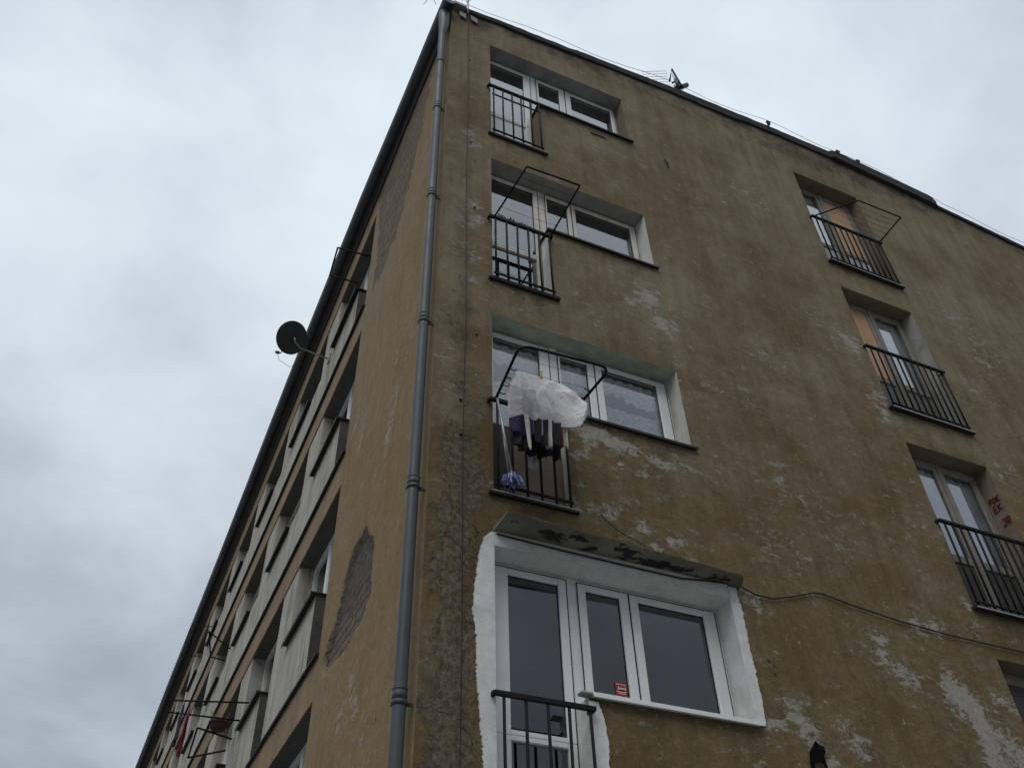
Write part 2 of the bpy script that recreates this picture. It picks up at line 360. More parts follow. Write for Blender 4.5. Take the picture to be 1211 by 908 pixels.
def g_soot(u, v):
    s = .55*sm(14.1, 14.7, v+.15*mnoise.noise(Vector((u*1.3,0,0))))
    for nme, (a, b, c_, zb, zs, zt) in GW.items():
        if nme != 'D':
            s += .42*sm(-.15,.05,c_+.05-u)*sm(-.05,.1,u-b)*sm(-.5,-.02,v-zs)*(v < zs)
        s += .45*sm(-.1,.08,b+.1-u)*sm(-.1,.08,u-a+.1)*sm(-.42,-.02,v-zb)*(v < zb)
    for a, b, zb, zt in GD.values():
        s += .42*sm(-.1,.1,b+.1-u)*sm(-.1,.1,u-a+.1)*sm(-.45,-.02,v-zb)*(v < zb)
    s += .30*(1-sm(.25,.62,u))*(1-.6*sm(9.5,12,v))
    s += .25*blob_sum([(1.16,8.6,.12),(1.35,8.48,.1),(.3,6.5,.15),(.2,7.9,.2)], u, v)
    return s
def g_rough(u, v): return min(1, .55*blob_sum(ROUGHS, u, v, 1.2, .8) + .40*sm(.10,.16,u)*(1-sm(.40,.60,u))*(1-sm(6.3,7.3,v)) + .12*sm(.1,.16,u)*(1-sm(.4,.6,u)))
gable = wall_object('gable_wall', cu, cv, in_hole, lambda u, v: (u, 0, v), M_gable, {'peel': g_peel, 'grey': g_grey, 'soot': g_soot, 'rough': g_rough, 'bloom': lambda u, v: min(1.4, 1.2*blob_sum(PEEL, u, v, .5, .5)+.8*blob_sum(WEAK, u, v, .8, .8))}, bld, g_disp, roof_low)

# --- side wall
NK = 15; PER = 2.95; Y0 = 3.33; DW = .67; WW = 2.07
ZT = [5.52+2.75*i for i in range(4)]; ZS = [z-1.17 for z in ZT]; ZB = [z-2.27 for z in ZT]
SPALL = [(1.82,6.68),(1.54,6.36),(1.48,6.14),(1.46,5.77),(1.75,5.62),(2.27,5.58),(2.93,5.65),(3.12,5.8),(2.77,6.08),(2.61,6.49),(2.3,6.71)]
BRICK = [(.45,14.4),(.85,13.2),(1.3,12.3),(1.62,11.72),(2.0,11.4),(2.5,11.25),(2.95,11.5),(3.0,12.3),(3.2,13.3),(3.4,14.4)]
def poly_dist(P, x, y):
    ins = False; d = 1e9; n = len(P)
    for i in range(n):
        x0, y0 = P[i]; x1, y1 = P[(i+1) % n]
        if (y0 > y) != (y1 > y) and x < (x1-x0)*(y-y0)/(y1-y0)+x0: ins = not ins
        ex, ey = x1-x0, y1-y0; t_ = max(0, min(1, ((x-x0)*ex+(y-y0)*ey)/(ex*ex+ey*ey)))
        d = min(d, math.hypot(x-x0-t_*ex, y-y0-t_*ey))
    return d if ins else -d
def s_brick(u, v):
    if u > 3.4: return 0
    w = .10*mnoise.noise(Vector((u*3, v*3, 1))) + .05*mnoise.noise(Vector((u*9, v*9, 4)))
    a = 1.35*sm(-.03, .03, poly_dist(SPALL, u, v)+w*.9) if v < 8 else 0
    b = sm(-.15, .25, poly_dist(BRICK, u, v)+w*1.5)*.78 if v > 10 else 0
    return max(a, b)*1.0
def s_disp(p, uv):
    u, v = uv
    if u < .001 or u > 3.329: return p
    n = mnoise.noise(Vector((u*.9, 13, v*.9)))*.012 + mnoise.noise(Vector((u*3.3, 18, v*2.0)))*.005
    if 5.3 < v < 7:
        w = .04*mnoise.noise(Vector((u*5, v*5, 1)))
        n += .045*sm(-.005, .035, poly_dist(SPALL, u, v)+w)
    return (p[0]+n, p[1], p[2])
LEFTPEEL = [(.9,8.16,.1),(1.15,8.01,.12),(1.29,7.65,.12),(1.43,7.42,.12),(1.27,8.62,.1),(1.82,5.05,.14),(2.11,4.79,.16),(1.64,4.75,.14),(.75,8.6,.1),(1.0,9.2,.1),(2.9,9.0,.2),(2.5,8.4,.2),(1.3,4.5,.12)]
def s_peel(u, v): return min(1, .62*blob_sum(LEFTPEEL, u, v, 1.3, .55))
def s_grey(u, v): return -.1 + .45*sm(1.0, 2.4, u+.35*mnoise.noise(Vector((u, v*.6, 2))))*sm(6.5, 8, v) + .35*sm(9, 12.5, v)
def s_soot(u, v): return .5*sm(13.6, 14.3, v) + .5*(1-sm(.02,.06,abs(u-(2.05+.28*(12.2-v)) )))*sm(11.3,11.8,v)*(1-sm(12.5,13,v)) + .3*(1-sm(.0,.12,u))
cu2, cv2 = grid_cells(0, Y0, 0, 14.45, .055, [], [])
side = wall_object('side_wall', cu2, cv2, lambda u, v: False, lambda u, v: (0, u, v), M_side, {'peel': s_peel, 'grey': s_grey, 'soot': s_soot, 'rough': lambda u, v: 0.0, 'bloom': lambda u, v: .3, 'brick': s_brick}, bld, s_disp)
side.data.flip_normals()

# --- the long part of the side wall: tan slab bands and painted strips with the openings
rng = random.Random(3)
has_door = {(r, k): (k == 0 or r < 2) for r in range(4) for k in range(NK)}
for r in range(5):
    z0 = 0 if r == 0 else ZT[r-1]; z1 = ZB[r] if r < 4 else 14.45
    MB().box(0, .12, Y0, SY1, z0, z1).build('slab_band', M_band, bld)
    if r > 0 and r < 4:
        MB().box(-.045, .10, Y0-.03, SY1, z1+.002, z1+.030).build('ledge_flashing', M_flash, bld)
for r in range(4):
    mb = MB(); xs = .016
    yv = [Y0, SY1]
    for k in range(NK):
        ya = Y0 + k*PER; yb = ya+DW; yc = ya+WW
        yd = Y0+(k+1)*PER if k < NK-1 else SY1
        if has_door[r, k]: mb.quad((xs,yc,ZB[r]),(xs,yb,ZB[r]),(xs,yb,ZS[r]),(xs,yc,ZS[r]))
        else: mb.quad((xs,yc,ZB[r]),(xs,ya,ZB[r]),(xs,ya,ZS[r]),(xs,yc,ZS[r]))
        mb.quad((xs,yd,ZB[r]),(xs,yc,ZB[r]),(xs,yc,ZT[r]),(xs,yd,ZT[r]))
    mb.build('painted_strip', M_strip, bld)

# ------------------------------------------------------------------ windows
def reveal_ring(mb, pts, y0, y1, m=0):
    n = len(pts)
    for i in range(n):
        a, b = pts[i], pts[(i+1) % n]
        mb.quad((a[0],y0,a[1]),(b[0],y0,b[1]),(b[0],y1,b[1]),(a[0],y1,a[1]), m)
def frame_rect(mb, x0, x1, z0, z1, w, y0, y1, m=0, wb=None):
    wb = wb or w
    mb.box(x0, x0+w, y0, y1, z0, z1, m); mb.box(x1-w, x1, y0, y1, z0, z1, m)
    mb.box(x0+w, x1-w, y0+.001, y1-.001, z0, z0+wb, m); mb.box(x0+w, x1-w, y0+.001, y1-.001, z1-w, z1, m)
def pane(x0, x1, z0, z1, y, mat, parent, name='pane'):
    return MB().quad((x0,y,z0),(x1,y,z0),(x1,y,z1),(x0,y,z1)).build(name, mat, parent)
D = .20   # reveal depth
def gable_window(nm, sash, m_frame, m_jamb, m_soffit, m_sill, glass_dr, transom=True):
    XL, XM, XR, zb, zs, zt = GW[nm]
    mb = MB()
    # outer frame
    y0, y1 = D, D+.075
    e = .035
    mb.box(XL, XL+.07, y0+.012, y1, zb, zt); mb.box(XR-.055, XR, y0+.012, y1, zs, zt)
    mb.box(XL+.07, XR-.055, y0+.013, y1-.001, zt-.05, zt)
    mb.box(XM-.01, XM+.115, y0+.010, y1+.002, zb, zt-.05)              # post between door and window
    mb.box(XM+.115, XR-.055, y0+.014, y1-.001, zs, zs+.05)
    (d0, d1), (a0, a1), (b0, b1) = sash
    gt = zt-.092; gb = zs+.125
    # sashes: rails round the glass
    def sash_box(g0, g1, z0, z1, x0, x1, zl, zh, my=y0):
        mb.box(x0, g0, my, my+.06, zl, zh); mb.box(g1, x1, my, my+.06, zl, zh)
        mb.box(g0, g1, my+.001, my+.059, z1, zh); mb.box(g0, g1, my+.001, my+.059, zl, z0)
    ztr = zs-.28
    sash_box(d0, d1, ztr+.04, gt, XL+.045, XM-.004, ztr, zt-.03)
    mb.box(XL+.045, d0, y0, y0+.06, zb+.02, ztr); mb.box(d1, XM-.004, y0, y0+.06, zb+.02, ztr)
    mb.box(d0, d1, y0+.001, y0+.059, zb+.02, zb+.12); mb.box(d0, d1, y0+.001, y0+.059, ztr-.04, ztr)
    mid = (a1+b0)/2
    sash_box(a0, a1, gb, gt, XM+.095, mid-.006, zs+.03, zt-.03)
    sash_box(b0, b1, gb, gt, mid+.006, XR-.03, zs+.03, zt-.03)
    w = mb.build('window', m_frame, bld, bevel=.006)
    # glazing
    gy = y0+.028
    for g0, g1, z0, z1 in ((d0,d1,ztr+.04,gt),(a0,a1,gb,gt),(b0,b1,gb,gt)): pane(g0, g1, z0, z1, gy, M_glass, w)
    if glass_dr == 'glass': pane(d0, d1, zb+.12, ztr-.04, gy, M_glass, w)
    else: MB().box(d0, d1, gy-.01, gy+.01, zb+.12, ztr-.04).build('door_panel', glass_dr, w)
    # seals: thin dark gaps
    s = MB()
    for g0, g1, z0, z1 in ((d0,d1,ztr+.04,gt),(a0,a1,gb,gt),(b0,b1,gb,gt)):
        q = .007
        s.box(g0, g0+q, gy-.006, gy-.001, z0, z1); s.box(g1-q, g1, gy-.006, gy-.001, z0, z1); s.box(g0, g1, gy-.006, gy-.001, z0, z0+q); s.box(g0, g1, gy-.006, gy-.001, z1-q, z1)
    for x in (XM-.0055, XM+.0945, mid-.0035, XL+.0435, XR-.0315): s.box(x-.0035, x+.0035, y0-.0025, y0+.004, (zs+.04) if x > XM else zb+.03, zt-.034)
    s.box(XL+.05, XM-.008, y0-.0025, y0+.004, zt-.036, zt-.029); s.box(XM+.10, XR-.036, y0-.0025, y0+.004, zt-.036, zt-.029)
    s.build('gasket', M_cable, w)
    rv = MB(); e = -.016 if nm == 'D' else 0
    rv.quad((XL,e,zb),(XL,e,zt),(XL,.34,zt),(XL,.34,zb)); rv.quad((XM,e,zs),(XM,e,zb),(XM,.34,zb),(XM,.34,zs)); rv.quad((XR,e,zt),(XR,e,zs),(XR,.34,zs),(XR,.34,zt))
    rv.quad((XL,e,zt),(XR,e,zt),(XR,.34,zt),(XL,.34,zt), 1)
    rv.quad((XM,.0,zs),(XR,.0,zs),(XR,.34,zs),(XM,.34,zs)); rv.quad((XL,.0,zb),(XM,.0,zb),(XM,.34,zb),(XL,.34,zb))
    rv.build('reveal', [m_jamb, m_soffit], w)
    if nm == 'D':
        MB().box(XM+.02, XR+.045, -.055, D, zs+.001, zs+.022).box(XM+.02, XR+.045, -.060, -.0545, zs-.016, zs+.0215).build('window_sill', M_pvc, w, bevel=.004)
        MB().box(XM-.075, XM+.018, -.05, .03, zs+.003, zs+.026).build('sill_end', M_reveal_grey, w, bevel=.006)
    else:
        MB().box(XM-.03, XR+.05, -.042, D, zs+.002, zs+.012).box(XM-.03, XR+.05, -.046, -.042, zs-.016, zs+.012).build('window_sill', m_sill, w)
    # threshold of the door
    MB().box(XL-.03, XM+.05, -.048, D, zb-.006, zb+.008).build('door_sill', M_sheet if nm in 'AC' else M_flash, w)
    MB().box(XL-.05, XM+.06, -.044, .0, zb-.026, zb-.008).build('sill_bracket', M_flash, w)
    return w
sA = ((.695,1.225),(1.467,1.808),(2.002,2.683)); sB = ((.69,1.258),(1.449,1.735),(1.85,2.653)); sC = ((.69,1.212),(1.451,1.773),(1.945,2.625)); sD = ((.797,1.257),(1.512,1.84),(2.021,2.690))
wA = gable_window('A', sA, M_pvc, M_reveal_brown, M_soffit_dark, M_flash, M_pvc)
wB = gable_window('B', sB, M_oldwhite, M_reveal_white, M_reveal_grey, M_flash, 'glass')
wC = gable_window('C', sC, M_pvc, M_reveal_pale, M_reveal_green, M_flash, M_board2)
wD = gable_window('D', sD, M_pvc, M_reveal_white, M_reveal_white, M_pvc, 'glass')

def french_door(nm, left, right, low_l, low_r, m_jamb, m_soffit):
    XL, XR, zb, zt = GD[nm]; mb = MB(); y0, y1 = D, D+.07; mid = (XL+XR)/2; ztr = zb+.80
    mb.box(XL, XL+.05, y0+.01, y1, zb, zt); mb.box(XR-.05, XR, y0+.01, y1, zb, zt); mb.box(XL+.05, XR-.05, y0+.011, y1-.001, zt-.055, zt); mb.box(XL+.05, XR-.05, y0+.011, y1-.001, zb, zb+.04)
    for x0, x1 in ((XL+.04, mid-.003), (mid+.003, XR-.04)):
        mb.box(x0, x0+.075, y0, y0+.05, zb+.03, zt-.045); mb.box(x1-.075, x1, y0, y0+.05, zb+.03, zt-.045)
        mb.box(x0+.075, x1-.075, y0+.001, y0+.049, zt-.125, zt-.045); mb.box(x0+.075, x1-.075, y0+.001, y0+.049, ztr-.05, ztr+.05); mb.box(x0+.075, x1-.075, y0+.001, y0+.049, zb+.03, zb+.15)
    mb.box(mid-.02, mid+.02, y0-.012, y0-.001, zb+.03, zt-.05)
    w = mb.build('french_door', M_greywood, bld, bevel=.005); gy = y0+.025
    for (x0, x1), up, lo in (((XL+.115, mid-.078), left, low_l), ((mid+.078, XR-.115), right, low_r)):
        for what, z0, z1 in ((up, ztr+.05, zt-.125), (lo, zb+.15, ztr-.05)):
            if what is M_glass or what is M_glass_dark: pane(x0, x1, z0, z1, gy, what, w)
            else: MB().box(x0, x1, gy-.008, gy+.008, z0, z1).build('board_panel', what, w)
    rv = MB()
    rv.quad((XL,0,zb),(XL,0,zt),(XL,.34,zt),(XL,.34,zb)); rv.quad((XR,0,zt),(XR,0,zb),(XR,.34,zb),(XR,.34,zt)); rv.quad((XL,0,zt),(XR,0,zt),(XR,.34,zt),(XL,.34,zt), 1); rv.quad((XL,0,zb),(XR,0,zb),(XR,.34,zb),(XL,.34,zb))
    rv.build('reveal', [m_jamb, m_soffit], w)
    MB().box(XL-.04, XR+.05, -.062, D, zb-.022, zb+.006).build('door_sill', M_flash, w)
    MB().box(XL-.02, XR+.05, -.067, -.063, zb-.016, zb+.002).build('sill_edge', M_sheet, w)
    return w
M_lowwhite = worn('white_door_panel', (.45,.46,.48), .6, .1, 6, (.2,.18,.15), .5, bump=.1)
M_lowgrey = worn('dark_grey_door_panel', (.13,.125,.12), .7, .15, 6, (.06,.05,.045), .5, bump=.1)
french_door('E', M_glass, M_board, M_lowwhite, M_lowwhite, M_reveal_brown, M_reveal_brown)
french_door('F', M_board, M_glass, M_lowgrey, M_lowgrey, M_reveal_grey, M_reveal_brown)
french_door('G', M_glass, M_glass, M_darkwood, M_darkwood, M_reveal_brown, M_reveal_brown)
french_door('H', M_darkwood, M_darkwood, M_darkwood, M_darkwood, M_reveal_brown, M_reveal_brown)  # dark boards added in place of glass, so no bright sky reflects here

# --- side windows: one of each kind, then copies
def side_window(door, mats, seed):
    """origin at the opening's near top corner on the wall face; runs +Y, down -Z, depth +X"""
    mf, mj = mats; H = 1.17; HB = 2.27; d = .22; mb = MB()
    def fr(y0, y1, z0, z1, w=.05):
        mb.box(d, d+.06, y0, y0+w, z0, z1); mb.box(d, d+.06, y1-w, y1, z0, z1); mb.box(d+.001, d+.059, y0+w, y1-w, z0, z0+w); mb.box(d+.001, d+.059, y0+w, y1-w, z1-w, z1)
    zdo = -HB if door else -H
    fr(0, DW, zdo, 0, .07); fr(DW, DW+.55, -H, 0, .07); fr(DW+.55, WW, -H, 0, .07)
    if door: mb.box(d+.002, d+.058, .07, DW-.07, -H-.30, -H-.2)
    w = mb.build('window', mf, None)
    def pn(y0, y1, z0, z1): MB().quad((d+.03,y1,z0),(d+.03,y0,z0),(d+.03,y0,z1),(d+.03,y1,z1)).build('pane', M_glass, w)
    pn(.07, DW-.07, (-H-.2) if door else -H+.07, -.07); pn(DW+.07, DW+.48, -H+.07, -.07); pn(DW+.62, WW-.07, -H+.07, -.07)
    if door: MB().box(d+.02, d+.04, .07, DW-.07, -HB+.07, -H-.30).build('door_panel', M_darkwood, w)
    xs = .016
    rv = MB(); T_ = -.004; P = [(0,T_),(WW,T_),(WW,-H),(DW,-H),(DW,-HB+.034),(0,-HB+.034)] if door else [(0,T_),(WW,T_),(WW,-H),(0,-H)]
    for i in range(len(P)):
        a, b = P[i], P[(i+1) % len(P)]; rv.quad((xs,a[0],a[1]),(xs,b[0],b[1]),(.34,b[0],b[1]),(.34,a[0],a[1]), 1 if i == 0 else 2 if (i == 3 and door) else 0)
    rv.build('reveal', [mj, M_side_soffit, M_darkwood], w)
    s0 = DW-.03
    MB().box(-.05, d, s0, WW+.05, -H+.004, -H+.022).box(-.056, -.050, s0, WW+.05, -H-.035, -H+.022).build('window_sill', M_flash, w)
    return w
kinds = [(side_window(True, (M_pvc, M_strip), 0), True), (side_window(True, (M_oldwhite, M_reveal_grey), 1), True), (side_window(False, (M_oldwhite, M_strip), 2), False), (side_window(False, (M_pvc, M_reveal_grey), 3), False)]
used = set()
for r in range(4):
    for k in range(NK):
        dr = has_door[r, k]
        c_ = [i for i, (o, dd) in enumerate(kinds) if dd == dr]; i = c_[rng.randrange(2)]
        if (r, k) == (2, 0): i = 0
        if i not in used: o = kinds[i][0]; used.add(i)
        else: o = copy_tree(kinds[i][0])
        o.parent = bld; o.location = (0, Y0+k*PER, ZT[r])

# --- railings, one mesh each with its bars
def railing(x0, x1, ztop, zbot, n, y=-.045, second=None, hooks=True):
    mb = MB()
    mb.box(x0-.05, x1+.02, y-.018, y+.018, ztop-.020, ztop+.012)
    mb.box(x0, x1, y-.010, y+.010, zbot+.045, zbot+.065)
    for i in range(n):
        x = x0+.025+(x1-x0-.05)*i/(n-1); b = random.uniform(-.004,.004)
        mb.tube([(x, y, zbot+.0), (x+b, y, (zbot+ztop)/2), (x, y, ztop)], .0125, 6)
    if second: mb.box(x0, x1, y-.008, y+.008, second-.010, second+.010)
    for x in (x0-.045, x1+.01): mb.box(x-.012, x+.012, y, .03, ztop-.02, ztop+.014)
    return mb.build('balcony_railing', M_iron, bld)
railing(.61, 1.335, 12.77, 11.63, 6, second=12.56)
railing(.605, 1.325, 9.85, 8.83, 6)
railing(.59, 1.325, 7.08, 6.07, 6)
railing(.60, 1.335, 4.30, 3.27, 5, y=-.06)
railing(5.985, 7.29, 12.72, 11.69, 12)
railing(5.99, 7.285, 9.90, 8.85, 12)
railing(6.0, 7.31, 7.15, 6.10, 12)

# --- canopy slab above the lowest window: thin slab, rendered over on top
cb = MB(); n = 44; pts = []
rows = []
for i in range(n+1):
    f = i/n; X0 = .58+2.40*f; dep = (.30-.12*f)*(1 if f < .97 else 1-(f-.97)/.03*.75) + .012*mnoise.noise(Vector((X0*3,0,0)))
    th = .010+.004*mnoise.noise(Vector((X0*5,2,0))); z = 5.675+.006*mnoise.noise(Vector((X0*2,5,0)))
    rows.append([(X0,.01,z),(X0,-dep*.33,z+.004*mnoise.noise(Vector((X0*6,1,0)))),(X0,-dep*.66,z+.004*mnoise.noise(Vector((X0*6,3,0)))),(X0,-dep,z),(X0,-dep-.004,z+th),(X0,.01,z+th+dep*.10)])
vs = [p for rw in rows for p in rw]; K = 6
fa = []; mi = []
for i in range(n):
    for j in range(K-1):
        fa.append((i*K+j, i*K+j+1, (i+1)*K+j+1, (i+1)*K+j)); mi.append(0 if j < 3 else 1)
fa.append(tuple(range(K))); mi.append(0); fa.append(tuple(reversed(range(n*K, n*K+K)))); mi.append(0)
for f_, m_ in zip(fa, mi): pass
cb.add(vs, fa); cb.mi = mi
can = cb.build('canopy_slab', [M_canopy, M_gable], bld)
DK = [(1.0,.15,.08),(1.14,.12,.09),(1.30,.16,.08),(1.45,.10,.06),(1.68,.20,.06),(1.76,.12,.09),(2.02,.08,.11),(2.16,.10,.09),(2.3,.05,.08),(2.66,.09,.09),(2.80,.10,.06)]
set_attr(can.data, 'peel', [min(1.1, sum(.95*math.exp(-(((v.co.x-a)/r)**2+((-v.co.y-b)/(r*.6))**2)) for a, b, r in DK)) + (.2 if v.co.y > 0 else 0) for v in can.data.vertices])
for a in ('soot','grey','rough','bloom'): set_attr(can.data, a, [.1]*len(can.data.vertices))

# --- ragged white margin painted round the lowest window (a thin coat on the wall)
def ribbon(name, outer, inner, mat, y=-.016):
    """coat between a straight inner edge and a ragged outer edge, given as functions of z samples"""
    mb = MB(); vs = []; n = len(outer)
    for (o, i) in zip(outer, inner): vs += [(o[0], y, o[1]), (i[0], y, i[1]), (o[0], .006, o[1]), (i[0], .006, i[1])]
    fs = []
    for k in range(n-1):
        a = 4*k; b = 4*(k+1); fs += [(a,a+1,b+1,b),(a+2,a,b,b+2)]
    mb.add(vs, fs); return mb.build(name, mat, bld)
ML = [(3.2,.50),(3.83,.485),(4.12,.465),(4.42,.435),(4.67,.435),(4.94,.405),(5.16,.42),(5.43,.455),(5.60,.50),(5.66,.56)]
o_, i_ = [], []
zz = 3.2
while zz < 5.66:
    o_.append((lerp(ML, zz)+.012*mnoise.noise(Vector((zz*7,1,0)))+.010*mnoise.noise(Vector((zz*23,1,3)))+.012*mnoise.noise(Vector((zz*61,1,5)))*(.4+abs(mnoise.noise(Vector((zz*5,1,8))))*2), zz)); i_.append((.585, zz)); zz += .0055
ribbon('painted_margin', o_, i_, M_margin)
o_, i_ = [], []; MR = [(4.40,2.93),(4.5,2.945),(4.83,2.95),(5.13,2.94),(5.45,2.95),(5.66,2.92)]; zz = 4.42
while zz < 5.66:
    o_.append((lerp(MR, zz)+.01*mnoise.noise(Vector((zz*7,7,0)))+.010*mnoise.noise(Vector((zz*23,7,3)))+.012*mnoise.noise(Vector((zz*61,7,5)))*(.4+abs(mnoise.noise(Vector((zz*5,7,8))))*2), zz)); i_.append((2.84, zz)); zz += .0055
ribbon('painted_margin', o_, i_, M_margin)
o_, i_ = [], []; zz = 3.2
while zz < 4.38:
    o_.append((1.46+.014*mnoise.noise(Vector((zz*7,17,0)))+.010*mnoise.noise(Vector((zz*23,17,3)))+.012*mnoise.noise(Vector((zz*61,17,5)))*(.4+abs(mnoise.noise(Vector((zz*5,17,8))))*2) - (.04*sm(4.2,4.38,zz)), zz)); i_.append((1.335, zz)); zz += .0055
ribbon('painted_margin', o_, i_, M_margin)
MB().box(.587, 2.838, -.0145, .004, 5.5375, 5.672).build('lintel_coat', M_margin, bld)

# --- verge flashing along the gable top, ragged felt; roof slab
TOP = [(-.08,14.80),(.86,14.90),(2.0,14.97),(2.05,15.00),(3.0,15.07),(4.0,15.17),(5.74,15.24),(7.2,15.27),(9.32,15.12),(9.40,15.0),(9.6,14.97),(12.3,14.76)]
mb = MB(); vs = []; n = 200
for i in range(n+1):
    x = -.08+12.3*i/n; lo = roof_low(x)-.02; hi = lerp(TOP, x)-.085; j = mnoise.noise(Vector((x*5,0,2)))*.014+mnoise.noise(Vector((x*17,0,9)))*.010
    lo += mnoise.noise(Vector((x*3.1,6,2)))*.02+mnoise.noise(Vector((x*13,3,9)))*.012
    if 4.3 < x < 5.2: lo -= .03
    if 7.2 < x < 9.35: hi += .02+.012*mnoise.noise(Vector((x*4,1,1))); lo -= .01+.02*mnoise.noise(Vector((x*2.2,4,1)))
    dy = -.04 if not (7.1 < x < 9.4) else -.08
    vs += [(x, dy, lo), (x, dy-.01, hi+j), (x, .35, hi+j+.01), (x, .02, lo)]
fs = []
for i in range(n):
    a, b = 4*i, 4*(i+1); fs += [(a,b,b+1,a+1),(a+1,b+1,b+2,a+2),(a+3,b+3,b,a)]
fs += [(0,1,2,3)]
mb.add(vs, fs); mb.build('verge_flashing', M_felt, bld)
mb = MB(); vs = []
for x in (-.1, 3, 6.4, 9.5, 12.3):
    z = lerp(TOP, x)-.09; vs += [(x, .3, z-.0), (x, SY1, z)]
mb.add(vs, [(2*i, 2*i+2, 2*i+3, 2*i+1) for i in range(4)]); mb.build('roof', M_felt, bld)
mb = MB(); vs = []; ys = [.02+SY1*i/40 for i in range(41)]
EG = [(-.25,.172),(1.8,.205),(3.5,.245),(8.6,.292),(15.9,.305),(24,.352),(32,.372),(50,.385)]
for y in ys:
    g_ = -lerp(EG, y); vs += [(.02,y,14.28),(-.03,y,14.28),(-.045,y,14.40),(g_+.06,y,14.545),(g_+.05,y,14.62),(.05,y,14.68)]
mb.add(vs, [(i*6+j, i*6+j+1, (i+1)*6+j+1, (i+1)*6+j) for i in range(40) for j in range(5)] + [tuple(range(6))]); mb.build('eave_board', M_eave, bld)
# --- closing walls and floors
MB().box(.0, GX1, SY1, SY1+.2, 0, 14.4).box(GX1-.002, GX1+.2, .01, SY1, 0, 14.5).build('rear_wall', M_band, bld)
for i, z in enumerate((3.03, 5.83, 8.6, 11.4)): MB().box(.36, GX1-.01, .36, SY1-.02, z-.2, z).build('floor_slab', M_floor, bld)
MB().box(.35, GX1-.01, .34, SY1-.01, 14.22, 14.27).build('attic_slab', M_inside, bld)
MB().box(.36, GX1-.02, 4.7, 4.8, 0, 14.22).box(4.4, 4.5, .36, 4.7, 0, 14.22).box(5.2, 5.3, 4.8, SY1-.02, 0, 14.2).build('inner_wall', M_inside, bld)
for k in range(1, NK): 
    if k % 2: MB().box(.36, 5.2, Y0+k*PER-.45, Y0+k*PER-.35, 0, 14.2).build('inner_wall', M_inside, bld)

# --- gutter with brackets, downpipe with collars
GT = [(-.25,.172),(1.8,.205),(3.5,.245),(8.6,.292),(15.9,.305),(24,.352),(32,.372),(50,.385)]
def gx(y): return -lerp(GT, y)            # outer lip at z 14.5
def gutter_section(y, r=.088, a0=-12, a1=192, n=14):
    cxx = gx(y)+r; P = []
    for i in range(n+1):
        a = R_(180 + (a1-a0)*i/n + a0); P.append((cxx+r*math.cos(a), y, 14.51+r*math.sin(a)))
    return P
mb = MB(); ys = [-.16]+[0.1+.6*i for i in range(80)]+[SY1]; vs = []; n = 15
for y in ys: vs += gutter_section(y)
fs = [(i*n+j, i*n+j+1, (i+1)*n+j+1, (i+1)*n+j) for i in range(len(ys)-1) for j in range(n-1)]
fs.append(tuple(range(n)))
mb.add(vs, fs, 0, True)
mb.tube([(gx(y)+.004, y, 14.535) for y in ys], .011, 6)
gut = mb.build('gutter', M_gutter, bld, solid=.006)
for i in range(30):
    y = .55+.82*i
    m2 = MB(); sec = gutter_section(y, .094); m2.tube([(p[0]+.003, p[1], p[2]) for p in sec], .010, 5); m2.tube([sec[-1], (-.01, y, 14.60)], .010, 5)
    m2.build('gutter_bracket', M_gutter, gut)
px_, py_ = -.10, .06; pr = .049
path = [(px_, py_, 0), (px_, py_, 3), (px_, py_, 6), (px_, py_, 9), (px_, py_, 12), (px_, py_, 13.72), (px_-.002, py_-.01, 13.85), (px_+.008, py_-.03, 14.05), (px_+.008, py_-.03, 14.30), (px_+.008, py_-.03, 14.46)]
rad = [pr]*6+[pr*1.05, pr*1.5, pr*1.65, pr*1.65]
dp = MB().tube(path, rad, 20).build('downpipe', M_pipe, bld)
M_pipe2 = worn('collar_metal', (.036,.044,.049), .5, .15, 4, (.035,.036,.038), .5, spec=.4)
for z in (12.0-.15, 9.98, 7.93, 5.965, 4.165, 2.0):
    cm = MB().tube([(px_,py_,z-.02),(px_,py_,z+.015)], pr+.008, 20).tube([(px_,py_,z+.085),(px_,py_,z+.10)], pr+.006, 20).tube([(px_,py_,z+.012),(px_,py_,z+.088)], pr+.0045, 20)
    cm.box(px_-.012, .01, py_-.008, py_+.008, z-.012, z+.006); cm.tube([(px_+.045,py_-.02,z),(px_+.075,py_-.03,z-.004)], .008, 6)
    cm.build('pipe_collar', M_pipe2, dp)
for z in (13.05,): MB().tube([(px_,py_,z-.02),(px_,py_,z+.01)], pr+.007, 20).build('pipe_collar', M_pipe2, dp)

# --- lightning conductor: wire down the wall and along the verge, with holders and a stub at the top
lw = [(.24,-.055,15.0),(.25,-.035,14.6)] + [(.262+.006*math.sin(z*1.7)+.0045*(14.5-z), -.032, z) for z in [14.4-.5*i for i in range(29)]]
lc = MB().tube(lw, .0045, 5).build('lightning_wire', M_cable, bld)
vw = [(x, -.10+.02*math.sin(x*3), lerp(TOP, x)-.075+.02*math.sin(x*2.3)+.02*mnoise.noise(Vector((x*2,0,0)))) for x in [.24+.3*i for i in range(40)]]
MB().tube(vw, .0035, 5).build('verge_wire', M_cable, bld)
for x in (5.76, 7.26, 7.70): MB().box(x-.018, x+.018, -.10, -.06, lerp(TOP,x)-.11, lerp(TOP,x)-.03).box(x-.03, x+.045, -.10, -.06, lerp(TOP,x)-.03, lerp(TOP,x)+.0).build('wire_holder', M_felt, lc)
MB().tube([(.24,-.04,14.6),(.24,-.04,15.03)], .016, 8).tube([(.24,-.04,15.0),(.30,-.06,15.1)], .006, 5).tube([(.24,-.04,14.95),(.17,-.06,15.0),(.14,-.06,14.9)], .006, 5).build('conductor_post', M_steel, bld)
